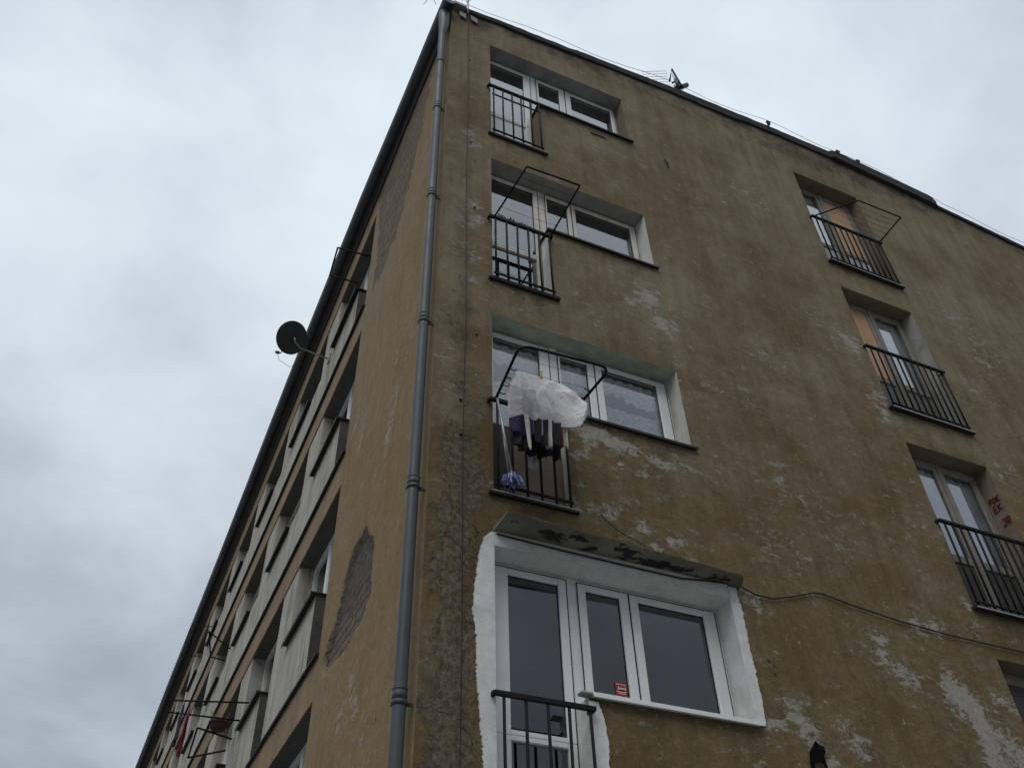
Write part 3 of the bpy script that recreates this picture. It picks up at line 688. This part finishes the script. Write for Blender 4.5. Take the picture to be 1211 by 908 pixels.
for x, a in ((.165, -.05), (.345, .05)):
    MB().add([(x-.052,-.028,14.60),(x+.048,-.028,14.56-a*.2),(x+.055,-.028,14.43),(x-.045,-.028,14.475)], [(0,1,2,3)]).build('junction_plate', M_sheet, bld, solid=.02)
MB().tube([(-.24,.0,14.56),(-.30,-.02,14.66),(-.36,.02,14.68),(-.40,.1,14.62)], .004, 5).build('loose_wire', M_cable, bld)
MB().box(.0,.20,-.10,.0,14.66,14.72).build('verge_patch', M_steel, bld)

G_ = random.Random(5)
for x, z in ((.30,13.3),(.39,9.96),(.33,11.25),(.27,7.0),(.28,6.6),(.42,7.9),(.95,8.66)):
    r_ = G_.uniform(.008,.016); MB().tube([(x,-.012,z),(x+.004,-.0,z)], r_, 7).build('anchor_hole', M_cable, bld)
# small vent grille and anchors on the gable
v = MB(); v.box(2.12, 2.36, -.022, .002, 12.64, 12.66); v.box(2.12, 2.36, -.022, .002, 12.70, 12.715); v.box(2.12, 2.36, -.012, .002, 12.66, 12.70); v.build('vent_grille', M_reveal_brown, bld)

# ------------------------------------------------------------------ things that hang on, stand in or cling to the block
# curtains
def curtain(name, x0, x1, z0, z1, y, mat, label, cat='curtain', folds=9, amp=.02, scallop=0, group=None):
    nx, nz = max(30, int((x1-x0)*90)), 14; vs = []
    for j in range(nz+1):
        for i in range(nx+1):
            f = i/nx; x = x0+(x1-x0)*f; g = j/nz
            zb = z0
            if scallop: zb = z0 + scallop*(abs(math.sin(f*math.pi*round((x1-x0)/.11)))**.6*-.5) + scallop*.6*math.sin(f*math.pi*2.2)
            z = z1+(zb-z1)*g
            yy = y + amp*math.sin(f*folds*2*math.pi+.6*math.sin(g*3))*(.5+.5*g) + amp*.6*mnoise.noise(Vector((x*7, z*1.5, y)))
            vs.append((x, yy, z))
    W = nx+1; fs = [(j*W+i, j*W+i+1, (j+1)*W+i+1, (j+1)*W+i) for j in range(nz) for i in range(nx)]
    o = MB().add(vs, fs, 0, True).build(name, mat); return tag(o, label, cat, group)
yC = D+.075
yL = D+.08
curtain('lace_curtain', .62, 1.30, 7.88, 8.17, yL, M_lace, 'short scalloped lace valance behind the balcony door above the laundry', scallop=.09, folds=5)
curtain('lace_curtain', 1.38, 1.86, 7.87, 8.17, yL, M_lace, 'narrow scalloped lace valance behind the middle sash above the plastic sheet', scallop=.06, folds=4)
curtain('lace_curtain', 1.88, 2.74, 7.92, 8.17, yL, M_lace, 'wide scalloped lace valance behind the right sash above the peeling plaster', scallop=.08, folds=7)
curtain('lace_curtain', .62, 1.30, 6.75, 7.68, yL+.03, M_lace, 'lower lace curtain behind the door beside the mop handle', folds=6)
curtain('lace_curtain', 1.88, 2.74, 7.15, 7.77, yL+.03, M_lace, 'lower lace cafe curtain behind the right sash above the peeling plaster', folds=9)
curtain('net_curtain', 6.03, 6.62, 11.7, 13.9, yC, M_sheer, 'white curtain in the left leaf of the top door whose right leaf is boarded', folds=6)
curtain('net_curtain', 6.66, 7.26, 8.9, 11.08, yC, M_sheer, 'white curtain behind the right leaf beside the boarded-up left leaf', folds=5)
curtain('drape', 6.04, 6.62, 6.1, 8.25, yC, M_sheer_blue, 'pale bluish drape with long folds in the left leaf next to the red graffiti door', folds=4, amp=.04)
curtain('drape', 6.66, 7.27, 6.1, 8.25, yC, M_sheer_blue, 'pale bluish drape with long folds in the right leaf nearest the red graffiti', folds=4, amp=.04)

# drying racks
def rack(name, corners, wires, label, back=None, hooks=0, rounded=0, wire_r=.0022, arm_r=.0115, group='laundry drying racks on the facades'):
    """corners: inner-left, outer-left, outer-right, inner-right"""
    a, b, c_, d = [Vector(p) for p in corners]; o = empty(name, tuple((a+d)/2), label, 'drying rack', group); L = (a+d)/2
    P = [a, b, c_, d]
    if rounded:
        P = [a]
        for p, q, r in ((a,b,c_),(b,c_,d)):
            u = (p-q).normalized()*rounded; w = (r-q).normalized()*rounded
            for i in range(7):
                t_ = i/6; P.append((q+u)*(1-t_)**2+q*2*t_*(1-t_)+(q+w)*t_*t_)
        P.append(d)
    mb = MB()
    if rounded: mb.tube([p-L for p in P], arm_r, 8)
    else:
        for p, q in zip(P, P[1:]): mb.tube([p-L, q-L], arm_r, 6)
    mb.build('rack_frame', M_iron, o)
    wb = MB()
    for i in range(wires):
        t_ = (i+1)/(wires+1); p = a.lerp(b, t_)-L; q = d.lerp(c_, t_)-L; m_ = (p+q)/2-Vector((0,0,.02)); wb.tube([p, m_, q], wire_r, 4)
    if wires: wb.build('rack_wires', M_cable, o)
    if hooks:
        hb = MB()
        for s0, s1, e in ((a, b, 1), (d, c_, -1)):
            for i in range(hooks):
                p = s0.lerp(s1, .12+.45*i/max(hooks-1,1))-L; hb.tube([p, p+Vector((.055*e,0,-.004)), p+Vector((.066*e,0,.012))], .006, 5)
        hb.build('rack_hook', M_iron, o)
    return o
rack('drying_rack', [(.62,-.05,9.86),(.67,-.80,9.83),(1.31,-.80,9.85),(1.325,-.05,9.87)], 4, 'empty rectangular drying rack over the second balcony railing from the top by the downpipe')
rack('drying_rack', [(.60,-.05,7.09),(.50,-.80,7.05),(1.36,-.84,7.06),(1.33,-.05,7.08)], 4, 'black tube drying rack with rounded corners carrying the plastic sheet and laundry', rounded=.12, hooks=4, arm_r=.013)
rack('drying_rack', [(6.0,-.05,12.74),(6.40,-.56,12.70),(7.22,-.57,12.70),(7.27,-.05,12.73)], 5, 'skewed empty drying rack on the railing of the half-boarded top door')
rack('drying_rack', [(-.03,3.27,12.6),(-.54,3.30,12.6),(-.50,3.89,12.6),(-.03,3.86,12.6)], 0, 'small bare drying frame sticking out under the gutter from the top-floor side door', arm_r=.014)
rack('drying_rack', [(-.02,11.6,9.92),(-.53,11.0,9.9),(-.32,12.0,9.88),(-.02,12.1,9.9)], 3, 'bent bare drying frame on the long side wall above the rack with the flowerpot', arm_r=.014)
rack('drying_rack', [(-.02,7.68,7.25),(-1.10,7.93,7.22),(-1.08,8.31,7.2),(-.02,8.25,7.2)], 3, 'long-armed drying rack with the red and black towels on the side wall', arm_r=.014)
rack('drying_rack', [(0.0,9.0,7.2),(-.57,8.74,7.2),(-.50,10.02,7.2),(.0,9.5,7.2)], 2, 'lowest drying rack beside the flowerpot on the side wall', arm_r=.016)
rack('drying_rack', [(-.02,16.1,12.6),(-.56,16.2,12.6),(-.52,17.9,12.6),(-.02,17.9,12.6)], 5, 'far wire drying rack crossing the gutter high on the side wall', arm_r=.010, wire_r=.006)

# laundry
def hung(name, x0, x1, zt, zb, y, col, label, cat='laundry', folds=2, amp=.02, taper=0.0, axis='x', group=None, sway=0.0, slant=0.0):
    nx, nz = 14, 12; vs = []
    for j in range(nz+1):
        g = j/nz
        for i in range(nx+1):
            f = i/nx; wv = (f-.5)*(1-taper*g); u = (x0+x1)/2+(x1-x0)*wv+sway*g
            zb2 = zb + .045*abs(2*f-1)**3 + .035*mnoise.noise(Vector((f*2.3+x0*11, y*9, 2)))
            z = zt+(zb2-zt)*g - .02*math.sin(f*math.pi)*(1-g) + slant*(f-.5) + .012*mnoise.noise(Vector((f*3,g*2,y*9)))*g
            w = amp*math.sin(f*folds*2*math.pi+g*1.3)*(.35+.65*g) + .012*mnoise.noise(Vector((u*9, z*7, 3)))
            vs.append((u, y+w, z) if axis == 'x' else (y+w, u, z))
    W = nx+1; fs = [(j*W+i, j*W+i+1, (j+1)*W+i+1, (j+1)*W+i) for j in range(nz) for i in range(nx)]
    o = MB().add(vs, fs, 0, True).build(name, cloth(name+'_cloth', col), None, solid=.005); return tag(o, label, cat, group)
hung('dark_trousers', .615, .80, 6.98, 6.36, -.34, (.020,.018,.024), 'black trousers hanging at the left end under the plastic sheet', 'trousers', 3, .03)
hung('dark_sweater', .72, .99, 6.92, 6.33, -.26, (.016,.016,.020), 'black sweater hanging in the middle behind the white sock', 'sweater', 3, .03)
hung('violet_shirt', .56, .82, 6.95, 6.40, -.42, (.035,.027,.075), 'dark violet shirt showing through the left half of the plastic sheet', 'shirt', 2, .02)
hung('lilac_towel', .765, .865, 6.80, 6.40, -.455, (.21,.185,.27), 'lilac towel hanging below the middle of the plastic sheet', 'towel', 2, .015, .1)
hung('white_sock', .68, .728, 6.62, 6.24, -.45, (.42,.41,.38), 'long off-white sock dangling left of the lilac towel', 'sock', 1, .008, .35, sway=.025)
hung('beige_shirt', .868, .945, 6.62, 6.29, -.46, (.33,.31,.28), 'beige cloth bulging between the lilac towel and the red cloth', 'shirt', 1, .035, .25)
hung('red_shirt', .985, 1.06, 6.72, 6.35, -.44, (.20,.014,.018), 'red cloth with a dark pattern at the right end of the laundry', 'shirt', 2, .015)
hung('white_towel', 1.078, 1.11, 6.85, 6.36, -.43, (.40,.385,.36), 'narrow white towel at the far right of the laundry beside the red cloth', 'towel', 1, .01, .2)
hung('grey_cloth', .84, .93, 6.7, 6.27, -.18, (.30,.31,.33), 'small pale grey cloth lowest behind the black sweater', 'cloth', 1, .01)
# plastic sheet over the rack
TOPL = [(0,(.60,7.05)),(.18,(.66,7.10)),(.5,(.98,7.09)),(.75,(1.17,7.06)),(1,(1.275,7.01))]
BOT = [(0,(.535,6.50)),(.3,(.72,6.55)),(.6,(.93,6.585)),(.85,(1.20,6.60)),(1,(1.30,6.76))]
def l2(tab, t_): return lerp([(a, b[0]) for a, b in tab], t_), lerp([(a, b[1]) for a, b in tab], t_)
vs = []; nx, nz = 90, 60
for j in range(nz+1):
    g = j/nz
    for i in range(nx+1):
        f = i/nx; a = l2(TOPL, f); b = l2(BOT, f)
        if g < .22:      # part lying back over the wires
            q = 1-g/.22; x, z = a; y = -.46+.24*q; z += -.03*q+.02*math.sin(f*9)*q
        else:
            q = (g-.22)/.78; x = a[0]+(b[0]-a[0])*q-.03*math.sin(q*math.pi)*(1-f)*1.2+.03*math.sin(q*math.pi)*f; z = a[1]+(b[1]-a[1])*q
            y = -.46-.11*math.sin(q*math.pi*.9)*(.35+.65*math.sin(f*math.pi)) + .10*(f > .9)*(f-.9)*10*.4
        q0 = max(0.0, (g-.22)/.78); fold = 0
        for f0, kk, ph in ((.16,7,0),(.55,6,1.1),(.97,8,.4)):       # folds radiating from where it is pegged
            th_ = math.atan2(f-f0, q0*.75+.10); wgt = math.exp(-((f-f0)/.33)**2)
            fold += wgt*(abs(math.sin(th_*kk*.5+ph))-.5)
        y += .075*fold*min(1, q0*1.8+.12)
        y += .030*mnoise.noise(Vector((x*4+z*2, z*3, 1))) + .012*mnoise.noise(Vector((x*11+z*6, z*7, 5)))
        for fr_, am in ((9,.014),(19,.007)): y += am*(abs(mnoise.noise(Vector((x*fr_+z*fr_*.7, z*fr_*.5-x*fr_*.3, fr_))))-.15)
        z += .02*mnoise.noise(Vector((x*6, 3, g*2)))*g
        vs.append((x, y, z))
W = nx+1; fs = [(j*W+i, j*W+i+1, (j+1)*W+i+1, (j+1)*W+i) for j in range(nz) for i in range(nx)]
tag(MB().add(vs, fs, 0, True).build('plastic_sheet', M_film), 'crumpled cloudy plastic sheet draped over the rack to cover the laundry', 'plastic sheet')
hung('black_shirt', .60, .78, 6.75, 6.27, -.40, (.014,.013,.018), 'black shirt hanging behind the long white sock', 'shirt', 2, .03, .15)
hung('dark_blue_shirt', .93, 1.10, 6.8, 6.30, -.33, (.018,.018,.028), 'dark navy shirt behind the red cloth at the right end', 'shirt', 2, .03, .1)
hung('dark_cloth', .76, .90, 6.6, 6.30, -.47, (.007,.007,.009), 'black cloth in front of the others below the lilac towel', 'laundry', 2, .02, .2)
hung('dark_grey_shirt', .93, 1.02, 6.6, 6.33, -.475, (.010,.010,.012), 'blackish shirt squeezed between the beige cloth and the red cloth', 'shirt', 1, .02, .1)
pg = MB().box(.835,.847,-.50,-.49,7.05,7.13).box(.850,.862,-.50,-.49,7.05,7.14).build('clothes_peg', flat('peg_plastic', (.5,.45,.25))); tag(pg, 'pale yellow clothes peg on top of the plastic sheet', 'clothes peg')
# mop
tag(MB().box(.80,1.31,.085,.10,6.075,6.78).build('leaning_board', M_board2), 'plain brown board standing behind the railing under the laundry', 'board')
tag(MB().box(.615,.83,.12,.135,6.075,6.95).build('dark_filler', M_darkwood), 'added dark panel that darkens the door left of the brown board, behind the mop', 'board')  # added panel, only there to make the left of the door dark
mo = empty('mop', (.745,-.075,6.135), 'blue string mop standing head down on the door sill beside the laundry', 'mop')
MB().tube([(-.145,.0,.96),(-.02,-.01,.10)], .012, 8).build('mop_handle', M_steel, mo)
mh = MB()
rr = random.Random(11)
for i in range(90):
    a = rr.uniform(0, 2*math.pi); r = rr.uniform(.03,.115); L_ = rr.uniform(.10,.155)
    p0 = (rr.uniform(-.03,.0), rr.uniform(-.02,.02), .11+rr.uniform(-.01,.02)); p1 = (p0[0]+math.cos(a)*r*.7, p0[1]+math.sin(a)*r*.5-.01, .075); p2 = (p0[0]+math.cos(a)*r, p0[1]+math.sin(a)*r*.7-.015, .12-L_)
    mh.tube([p0, p1, p2], .006, 5, m=i % 2)
mh.build('mop_head', [cloth('mop_blue', (.13,.17,.36)), cloth('mop_pale', (.32,.37,.52))], mo)
tag(MB().tube([(.655,-.01,7.0),(.75,.0,6.15)], .010, 8).build('broom_stick', M_steel), 'thin grey stick leaning beside the mop handle', 'stick')

gl = MB(); gcol = [flat('sticker_green', (.02,.09,.05)), flat('sticker_blue', (.04,.06,.25)), flat('sticker_dark', (.02,.02,.02)), flat('sticker_yellow', (.30,.25,.08))]
for i in range(13):
    x = .80+.037*i; z = 10.285-.006*max(0,i-6)+G_.uniform(-.015,.015); h_ = G_.uniform(.03,.055); w_ = G_.uniform(.008,.014); m_ = (0,2,0,2,2,0,3,1,1,2,3,2,2)[i]
    gl.box(x-w_, x+w_, D+.019, D+.024, z-h_, z+h_, m_); gl.box(x-w_*1.6, x+w_*1.2, D+.016, D+.0185, z-h_*.3, z+h_*.5, m_)
tag(gl.build('window_garland', gcol), 'row of small green, blue and dark ornaments stuck across a balcony door glass', 'garland')

# cable under the canopy and across the gable
CB = [(.6,5.66),(1.2,5.645),(1.9,5.64),(2.5,5.64),(2.93,5.69),(3.01,5.67),(3.14,5.63),(3.32,5.63),(3.55,5.70),(3.83,5.80),(3.95,5.81),(4.21,5.77),(4.8,5.71),(5.43,5.68),(6.47,5.68),(7.6,5.70),(9,5.66),(12.1,5.6)]
cp = []
for i in range(len(CB)-1):
    for q in range(4):
        t_ = q/4; cp.append((CB[i][0]+(CB[i+1][0]-CB[i][0])*t_, -.022 if CB[i][0] > 2.9 else -.03, CB[i][1]+(CB[i+1][1]-CB[i][1])*t_ - (.022 if CB[i][0] < 2.5 else 0)))
tag(MB().tube(cp, .0075, 6).build('cable', M_cable), 'thin black cable sagging from the canopy end across the ochre gable', 'cable')
tag(MB().tube([(1.60,-.02,6.10),(1.75,-.03,5.96),(1.90,-.20,5.74)], .005, 5).build('stay_wire', M_cable), 'short rusty wire slanting down to the canopy edge under the laundry door', 'wire')

# red sticker in the lowest window
st_ = empty('sticker', (1.77, D+.020, 4.60), 'small red notice sticker with white lettering in the corner of the narrow lowest sash', 'sticker')
M_red = flat('sticker_red', (.40,.025,.03)); M_wh = flat('sticker_white', (.75,.72,.70)); M_bk = flat('sticker_black', (.02,.02,.02))
MB().box(-.053,.053,.0,.003,-.055,.085).build('sticker_sheet', M_red, st_)
s2 = MB(); s2.box(-.034,.034,-.004,-.001,.022,.048); s2.build('sticker_box', M_bk, st_)
s3 = MB(); s3.box(-.034,-.026,-.008,-.005,.022,.048); s3.box(.026,.034,-.008,-.005,.022,.048)
for i in range(5): s3.box(-.021+.0088*i,-.0155+.0088*i,-.008,-.005,.028,.042)
for i in range(7): s3.box(-.044+.0128*i,-.0345+.0128*i,-.004,-.001,.0665,.072)
for i in range(6): s3.box(-.044+.0148*i,-.033+.0148*i,-.004,-.001,.006,.012)
for i in range(5): s3.box(-.032+.0138*i,-.022+.0138*i,-.004,-.001,-.008,-.002)
s3.build('sticker_print', M_wh, st_)

# red graffiti strokes beside the lowest curtained door
gm = flat('red_spray', (.11,.020,.028), .85, .1); gb = MB()
JX = 7.304      # face of the jamb; the letters run from deep (y .2) to the wall edge (y 0)
def stroke(pts, oy, oz, s=1.0, w=.0085):
    P = [(oy-p[0]*s, oz+p[1]*s*1.75) for p in pts]
    for a, b in zip(P, P[1:]):
        dy, dz = b[0]-a[0], b[1]-a[1]; L_ = math.hypot(dy, dz) or 1; ny_, nz_ = -dz/L_*w, dy/L_*w
        gb.add([(JX,a[0]+ny_,a[1]+nz_),(JX,b[0]+ny_,b[1]+nz_),(JX,b[0]-ny_,b[1]-nz_),(JX,a[0]-ny_,a[1]-nz_)], [(0,1,2,3)])
GL = {'E': [[(.9,1),(0,1),(0,0),(.9,0)],[(0,.5),(.7,.5)]], 'K': [[(0,0),(0,1)],[(.9,1),(0,.45),(.9,0)]], 'P': [[(0,0),(0,1),(.8,1),(.8,.5),(0,.5)]], 'O': [[(0,.1),(0,.9),(.5,1),(.8,.8),(.8,.2),(.4,0),(0,.1)]],
      'R': [[(0,0),(0,1),(.8,1),(.8,.5),(0,.5),(.9,0)]], 'J': [[(.1,1),(.9,1),(.7,.2),(.3,0),(0,.2)]]}
def word(w_, y, z, s, gap=1.3):
    for ch in w_:
        for sk in GL[ch]: stroke(sk, y, z, s)
        y -= s*gap
gr = empty('graffiti', (0,0,0), 'dark red letters sprayed in three lines on the right jamb of the bluish-curtained door', 'graffiti')
for w_, y_, z_, s_ in (('POK', .168, 7.835, .041), ('EK', .150, 7.715, .050), ('JR', .118, 7.50, .052)):
    gb = MB(); word(w_, y_, z_, s_); gb.build('graffiti_line', gm, gr, solid=.002)

# torn black patch low on the gable
tp = [(3.39,4.36),(3.345,4.30),(3.31,4.27),(3.295,4.22),(3.28,4.18),(3.30,4.05),(3.305,3.98),(3.318,3.98),(3.322,4.17),(3.36,4.19),(3.40,4.20),(3.425,4.17),(3.445,4.11),(3.455,4.115),(3.44,4.2),(3.435,4.24),(3.47,4.28),(3.46,4.315),(3.42,4.335)]
mb = MB(); mb.add([(x,-.03-.012*mnoise.noise(Vector((x*30,z*30,0))),z) for x, z in tp], [tuple(range(len(tp)))])
tag(mb.build('torn_patch', flat('torn_black', (.006,.006,.006), .95, .05), None, solid=.012), 'torn black scrap with dangling ends stuck on the lower ochre wall', 'scrap')
# short dark rod / crack mark high on the gable
tag(MB().tube([(3.34,-.01,12.70),(3.345,-.03,12.62),(3.36,-.02,12.50)], .010, 5).build('wall_hook', M_iron), 'short dark iron hook in the bare wall right of the upper windows', 'hook')

# satellite dish on the side wall
dsh = empty('satellite_dish', (0,5.74,12.62), 'dark grey satellite dish on a bent arm under the gutter', 'satellite dish')
cd = Vector((-.70, -.12, .13)); nd = Vector((-.42,.66,.62)).normalized()
ux = nd.orthogonal().normalized(); uy = nd.cross(ux)
vs = []; fs = []; rings = 8; seg = 40; RD = .285
vs.append(tuple(cd-nd*.055))
for i in range(1, rings+1):
    r = RD*i/rings
    for k in range(seg):
        a = 2*math.pi*k/seg; vs.append(tuple(cd+ux*r*math.cos(a)+uy*r*math.sin(a)-nd*.055*(1-(r/RD)**2)))
for k in range(seg): fs.append((0, 1+k, 1+(k+1) % seg))
for i in range(rings-1):
    for k in range(seg): a = 1+i*seg; fs.append((a+k, a+seg+k, a+seg+(k+1) % seg, a+(k+1) % seg))
mb = MB().add(vs, fs, 0, True)
rim = [tuple(cd+ux*RD*math.cos(2*math.pi*k/seg)+uy*RD*math.sin(2*math.pi*k/seg)) for k in range(seg+1)]
mb.tube(rim, .006, 6); mb.build('dish_reflector', M_dish, dsh, solid=.006)
bk = cd-nd*.07
MB().tube([(0,0,0),(-.25,-.02,.0),(-.52,-.06,.01),tuple(bk+Vector((.03,-.02,-.10))),tuple(bk-nd*.04),tuple(bk)], .014, 8).build('dish_arm', M_steel, dsh)
MB().box(-.012,.01,-.05,.05,-.09,.09).build('wall_plate', M_steel, dsh)
dn_ = Vector((0,0,-1)); dn_ = (dn_-nd*dn_.dot(nd)).normalized(); lp = cd+dn_*.33+nd*.12
MB().tube([tuple(cd+dn_*.24-nd*.01), tuple(cd+dn_*.33-nd*.0), tuple(lp)], .009, 6).tube([tuple(lp-nd*.045), tuple(lp+nd*.035)], .027, 10).build('dish_feed', M_dish, dsh)
MB().tube([tuple(lp), tuple(lp+Vector((.06,.05,-.12))), tuple(lp+Vector((.25,.08,-.18))), (-.1,.02,-.06), (0,0,-.05)], .004, 5).build('dish_cable', M_cable, dsh)

# television antenna standing on the roof
an = empty('tv_antenna', (4.98,1.0,15.15), 'grid-reflector television antenna standing just behind the gable roof edge', 'antenna')
MB().tube([(0,0,0),(0,0,2.55)], .018, 8).build('antenna_mast', M_steel, an)
g = MB()
for i in range(9):
    z = 2.30+.85*i/8; g.tube([(-.50,.25,z),(-.06,.04,z)], .0045, 4); g.tube([(.06,.04,z),(.46,.25,z)], .0045, 4)
for x, y in ((-.50,.25),(-.28,.145),(-.06,.04),(.06,.04),(.26,.145),(.46,.25)): g.tube([(x,y,2.30),(x,y,3.15)], .005, 4)
g.build('antenna_grid', M_steel, an)
MB().tube([(-.19,-.1,2.42),(-.05,-.1,3.0),(.09,-.1,2.36)], .022, 6).tube([(-.02,-.1,2.62),(-.02,-.1,2.3)], .03, 6).tube([(-.05,0,2.6),(.02,-.12,2.6)], .02, 6).build('antenna_dipole', M_dish, an)
MB().tube([(.0,-.02,2.40),(.12,-.05,2.5),(.25,-.08,2.62)], .05, 8).build('antenna_amplifier', M_dish, an)

# things on the long side wall
hung('red_towel', 8.0, 8.32, 7.2, 6.55, -.80, (.24,.018,.05), 'red towel hanging on the long-armed rack on the side wall', 'towel', 2, .02, axis='y')
hung('black_towel', 7.9, 8.2, 7.22, 6.65, -.90, (.02,.02,.03), 'black towel hanging beside the red towel on the side wall rack', 'towel', 2, .02, axis='y')
M_terra = worn('dark_terracotta', (.06,.03,.027), .8, .2, 10, (.06,.03,.025), .4)
pt = empty('flowerpot', (-.27,8.75,7.20), 'brown-red flowerpot bowl resting on the lowest side wall rack', 'flowerpot')
prof = [(.0,.0),(.09,.0),(.125,.05),(.145,.105),(.155,.105),(.155,.125),(.135,.125),(.125,.09)]
vs = []; fs = []
for r_, z_ in prof:
    for k in range(20): vs.append((r_*math.cos(2*math.pi*k/20), r_*math.sin(2*math.pi*k/20), z_))
for i in range(len(prof)-1):
    for k in range(20): fs.append((i*20+k, i*20+(k+1) % 20, (i+1)*20+(k+1) % 20, (i+1)*20+k))
MB().add(vs, fs, 0, True).build('pot', M_terra, pt)
sp = MB()
for i in range(14):
    a = rr.uniform(0, 6.28); r_ = rr.uniform(.03,.16); sp.tube([(r_*.4*math.cos(a), r_*.4*math.sin(a), .12), (r_*math.cos(a), r_*math.sin(a), rr.uniform(.2,.34))], [.006,.002], 4)
sp.build('dry_stems', cloth('dry_stem', (.20,.16,.09)), pt)

# ground
tag(MB().quad((-400,-400,0),(400,-400,0),(400,400,0),(-400,400,0)).build('ground', M_ground), kind='structure')
tag(MB().box(-2.6,GX1+2,-2.4,-.02,-.1,.12).box(-2.6,-.02,-.02,SY1+2,-.1,.12).build('pavement', M_pave), kind='structure')

# ------------------------------------------------------------------ camera
cam = bpy.data.cameras.new('camera'); co = bpy.data.objects.new('camera', cam); COL.objects.link(co)
Rr = [[0.9118694102438978,-0.4098376103783055,-0.022963270255911092],[0.2637391670688632,0.6278380501512113,-0.7322984600121369],[0.3145406657576537,0.6617042510833107,0.6805965425147316]]
mw = Matrix.Identity(4)
for i in range(3): mw[i][0] = Rr[0][i]; mw[i][1] = -Rr[1][i]; mw[i][2] = -Rr[2][i]
mw[0][3], mw[1][3], mw[2][3] = -1.8803303, -5.6223778, 1.6
co.matrix_world = mw; cam.sensor_fit = 'HORIZONTAL'; cam.sensor_width = 36; cam.lens = 31.49032; cam.clip_end = 2000; cam.clip_start = .05
scene.camera = co

# ------------------------------------------------------------------ sky and light (overcast)
SUN_EL, SUN_AZ = R_(50), R_(-138)      # azimuth from +Y towards +X
w = bpy.data.worlds.new('World'); scene.world = w; w.use_nodes = True; nt = w.node_tree; nt.nodes.clear()
def nn(t_, **kw):
    o = nt.nodes.new(t_)
    for k, v in kw.items(): setattr(o, k, v)
    return o
def mth(op, a, b=0.0, clamp=False):
    o = nn('ShaderNodeMath', operation=op, use_clamp=clamp)
    for q, i in ((a,0),(b,1)):
        if hasattr(q, 'is_output'): nt.links.new(q, o.inputs[i])
        else: o.inputs[i].default_value = q
    return o.outputs[0]
sky = nn('ShaderNodeTexSky', sky_type='NISHITA'); sky.sun_disc = False; sky.sun_elevation = SUN_EL; sky.sun_rotation = SUN_AZ; sky.air_density = 1; sky.dust_density = 3
tc = nn('ShaderNodeTexCoord'); sx = nn('ShaderNodeSeparateXYZ'); nt.links.new(tc.outputs['Generated'], sx.inputs[0])
zc = mth('MAXIMUM', sx.outputs['Z'], 0.0); den = mth('ADD', zc, .22)
cv_ = nn('ShaderNodeCombineXYZ'); nt.links.new(mth('DIVIDE', sx.outputs['X'], den), cv_.inputs[0]); nt.links.new(mth('DIVIDE', sx.outputs['Y'], den), cv_.inputs[1])
def cl(scale, detail, off, rough=.5):
    m = nn('ShaderNodeMapping'); nt.links.new(cv_.outputs[0], m.inputs[0]); m.inputs['Location'].default_value = off
    o = nn('ShaderNodeTexNoise'); nt.links.new(m.outputs[0], o.inputs['Vector']); o.inputs['Scale'].default_value = scale; o.inputs['Detail'].default_value = detail; o.inputs['Roughness'].default_value = rough; o.inputs['Distortion'].default_value = .25
    return o.outputs['Fac']
c1 = cl(1.05, 5, (3.1,1.4,0)); c2 = cl(2.9, 7, (7,2,1), .58)
cf = mth('ADD', mth('MULTIPLY', c1, .7), mth('MULTIPLY', c2, .3))
mr = nn('ShaderNodeMapRange', interpolation_type='SMOOTHSTEP'); nt.links.new(cf, mr.inputs[0]); mr.inputs[1].default_value = .38; mr.inputs[2].default_value = .62; mr.inputs[3].default_value = .70; mr.inputs[4].default_value = 1.10
grad = mth('ADD', mth('MULTIPLY', mth('POWER', zc, .8), .64), .40)      # overcast skies darken towards the horizon
def rng_(x, a, b, lo, hi):
    o = nn('ShaderNodeMapRange', interpolation_type='SMOOTHSTEP'); nt.links.new(x, o.inputs[0])
    for i, q in enumerate((a, b, lo, hi)): o.inputs[i+1].default_value = q
    return o.outputs[0]
back_dim = mth('SUBTRACT', 1.0, mth('MULTIPLY', rng_(sx.outputs['Y'], -.75, -.35, .45, 0), rng_(zc, .45, .75, 1, 0)))   # added darkening of the low sky behind the viewer, dims glass reflections
bank2 = rng_(sx.outputs['X'], .45, .85, 1.0, .84)
lum = mth('MULTIPLY', mth('MULTIPLY', mth('MULTIPLY', mr.outputs[0], grad), back_dim), bank2)
CLOUD = 9.6
ccol = nn('ShaderNodeMix', data_type='RGBA'); nt.links.new(rng_(lum, .45, 1.05, 0, 1), ccol.inputs[0]); ccol.inputs[6].default_value = (.77,.865,1.0,1); ccol.inputs[7].default_value = (.84,.925,1.0,1)
sc_ = nn('ShaderNodeVectorMath', operation='SCALE'); nt.links.new(ccol.outputs[2], sc_.inputs[0]); nt.links.new(mth('MULTIPLY', lum, CLOUD), sc_.inputs['Scale'])
mx = nn('ShaderNodeMix', data_type='RGBA'); mx.inputs[0].default_value = .94; nt.links.new(sky.outputs[0], mx.inputs[6]); nt.links.new(sc_.outputs[0], mx.inputs[7])
bg = nn('ShaderNodeBackground'); nt.links.new(mx.outputs[2], bg.inputs[0]); bg.inputs[1].default_value = .10
ow = nn('ShaderNodeOutputWorld'); nt.links.new(bg.outputs[0], ow.inputs[0])
sl = bpy.data.lights.new('sun', 'SUN'); sl.energy = 1.25; sl.angle = R_(40); sl.color = (1,.97,.93)
so = bpy.data.objects.new('sun', sl); COL.objects.link(so)
sd = Vector((math.sin(SUN_AZ)*math.cos(SUN_EL), math.cos(SUN_AZ)*math.cos(SUN_EL), math.sin(SUN_EL)))
so.rotation_euler = sd.to_track_quat('Z', 'Y').to_euler()
scene.view_settings.view_transform = 'Standard'; scene.view_settings.look = 'None'; scene.view_settings.exposure = 0; scene.view_settings.gamma = 1
scene.render.engine = 'CYCLES'; scene.cycles.max_bounces = 8; scene.cycles.transparent_max_bounces = 12
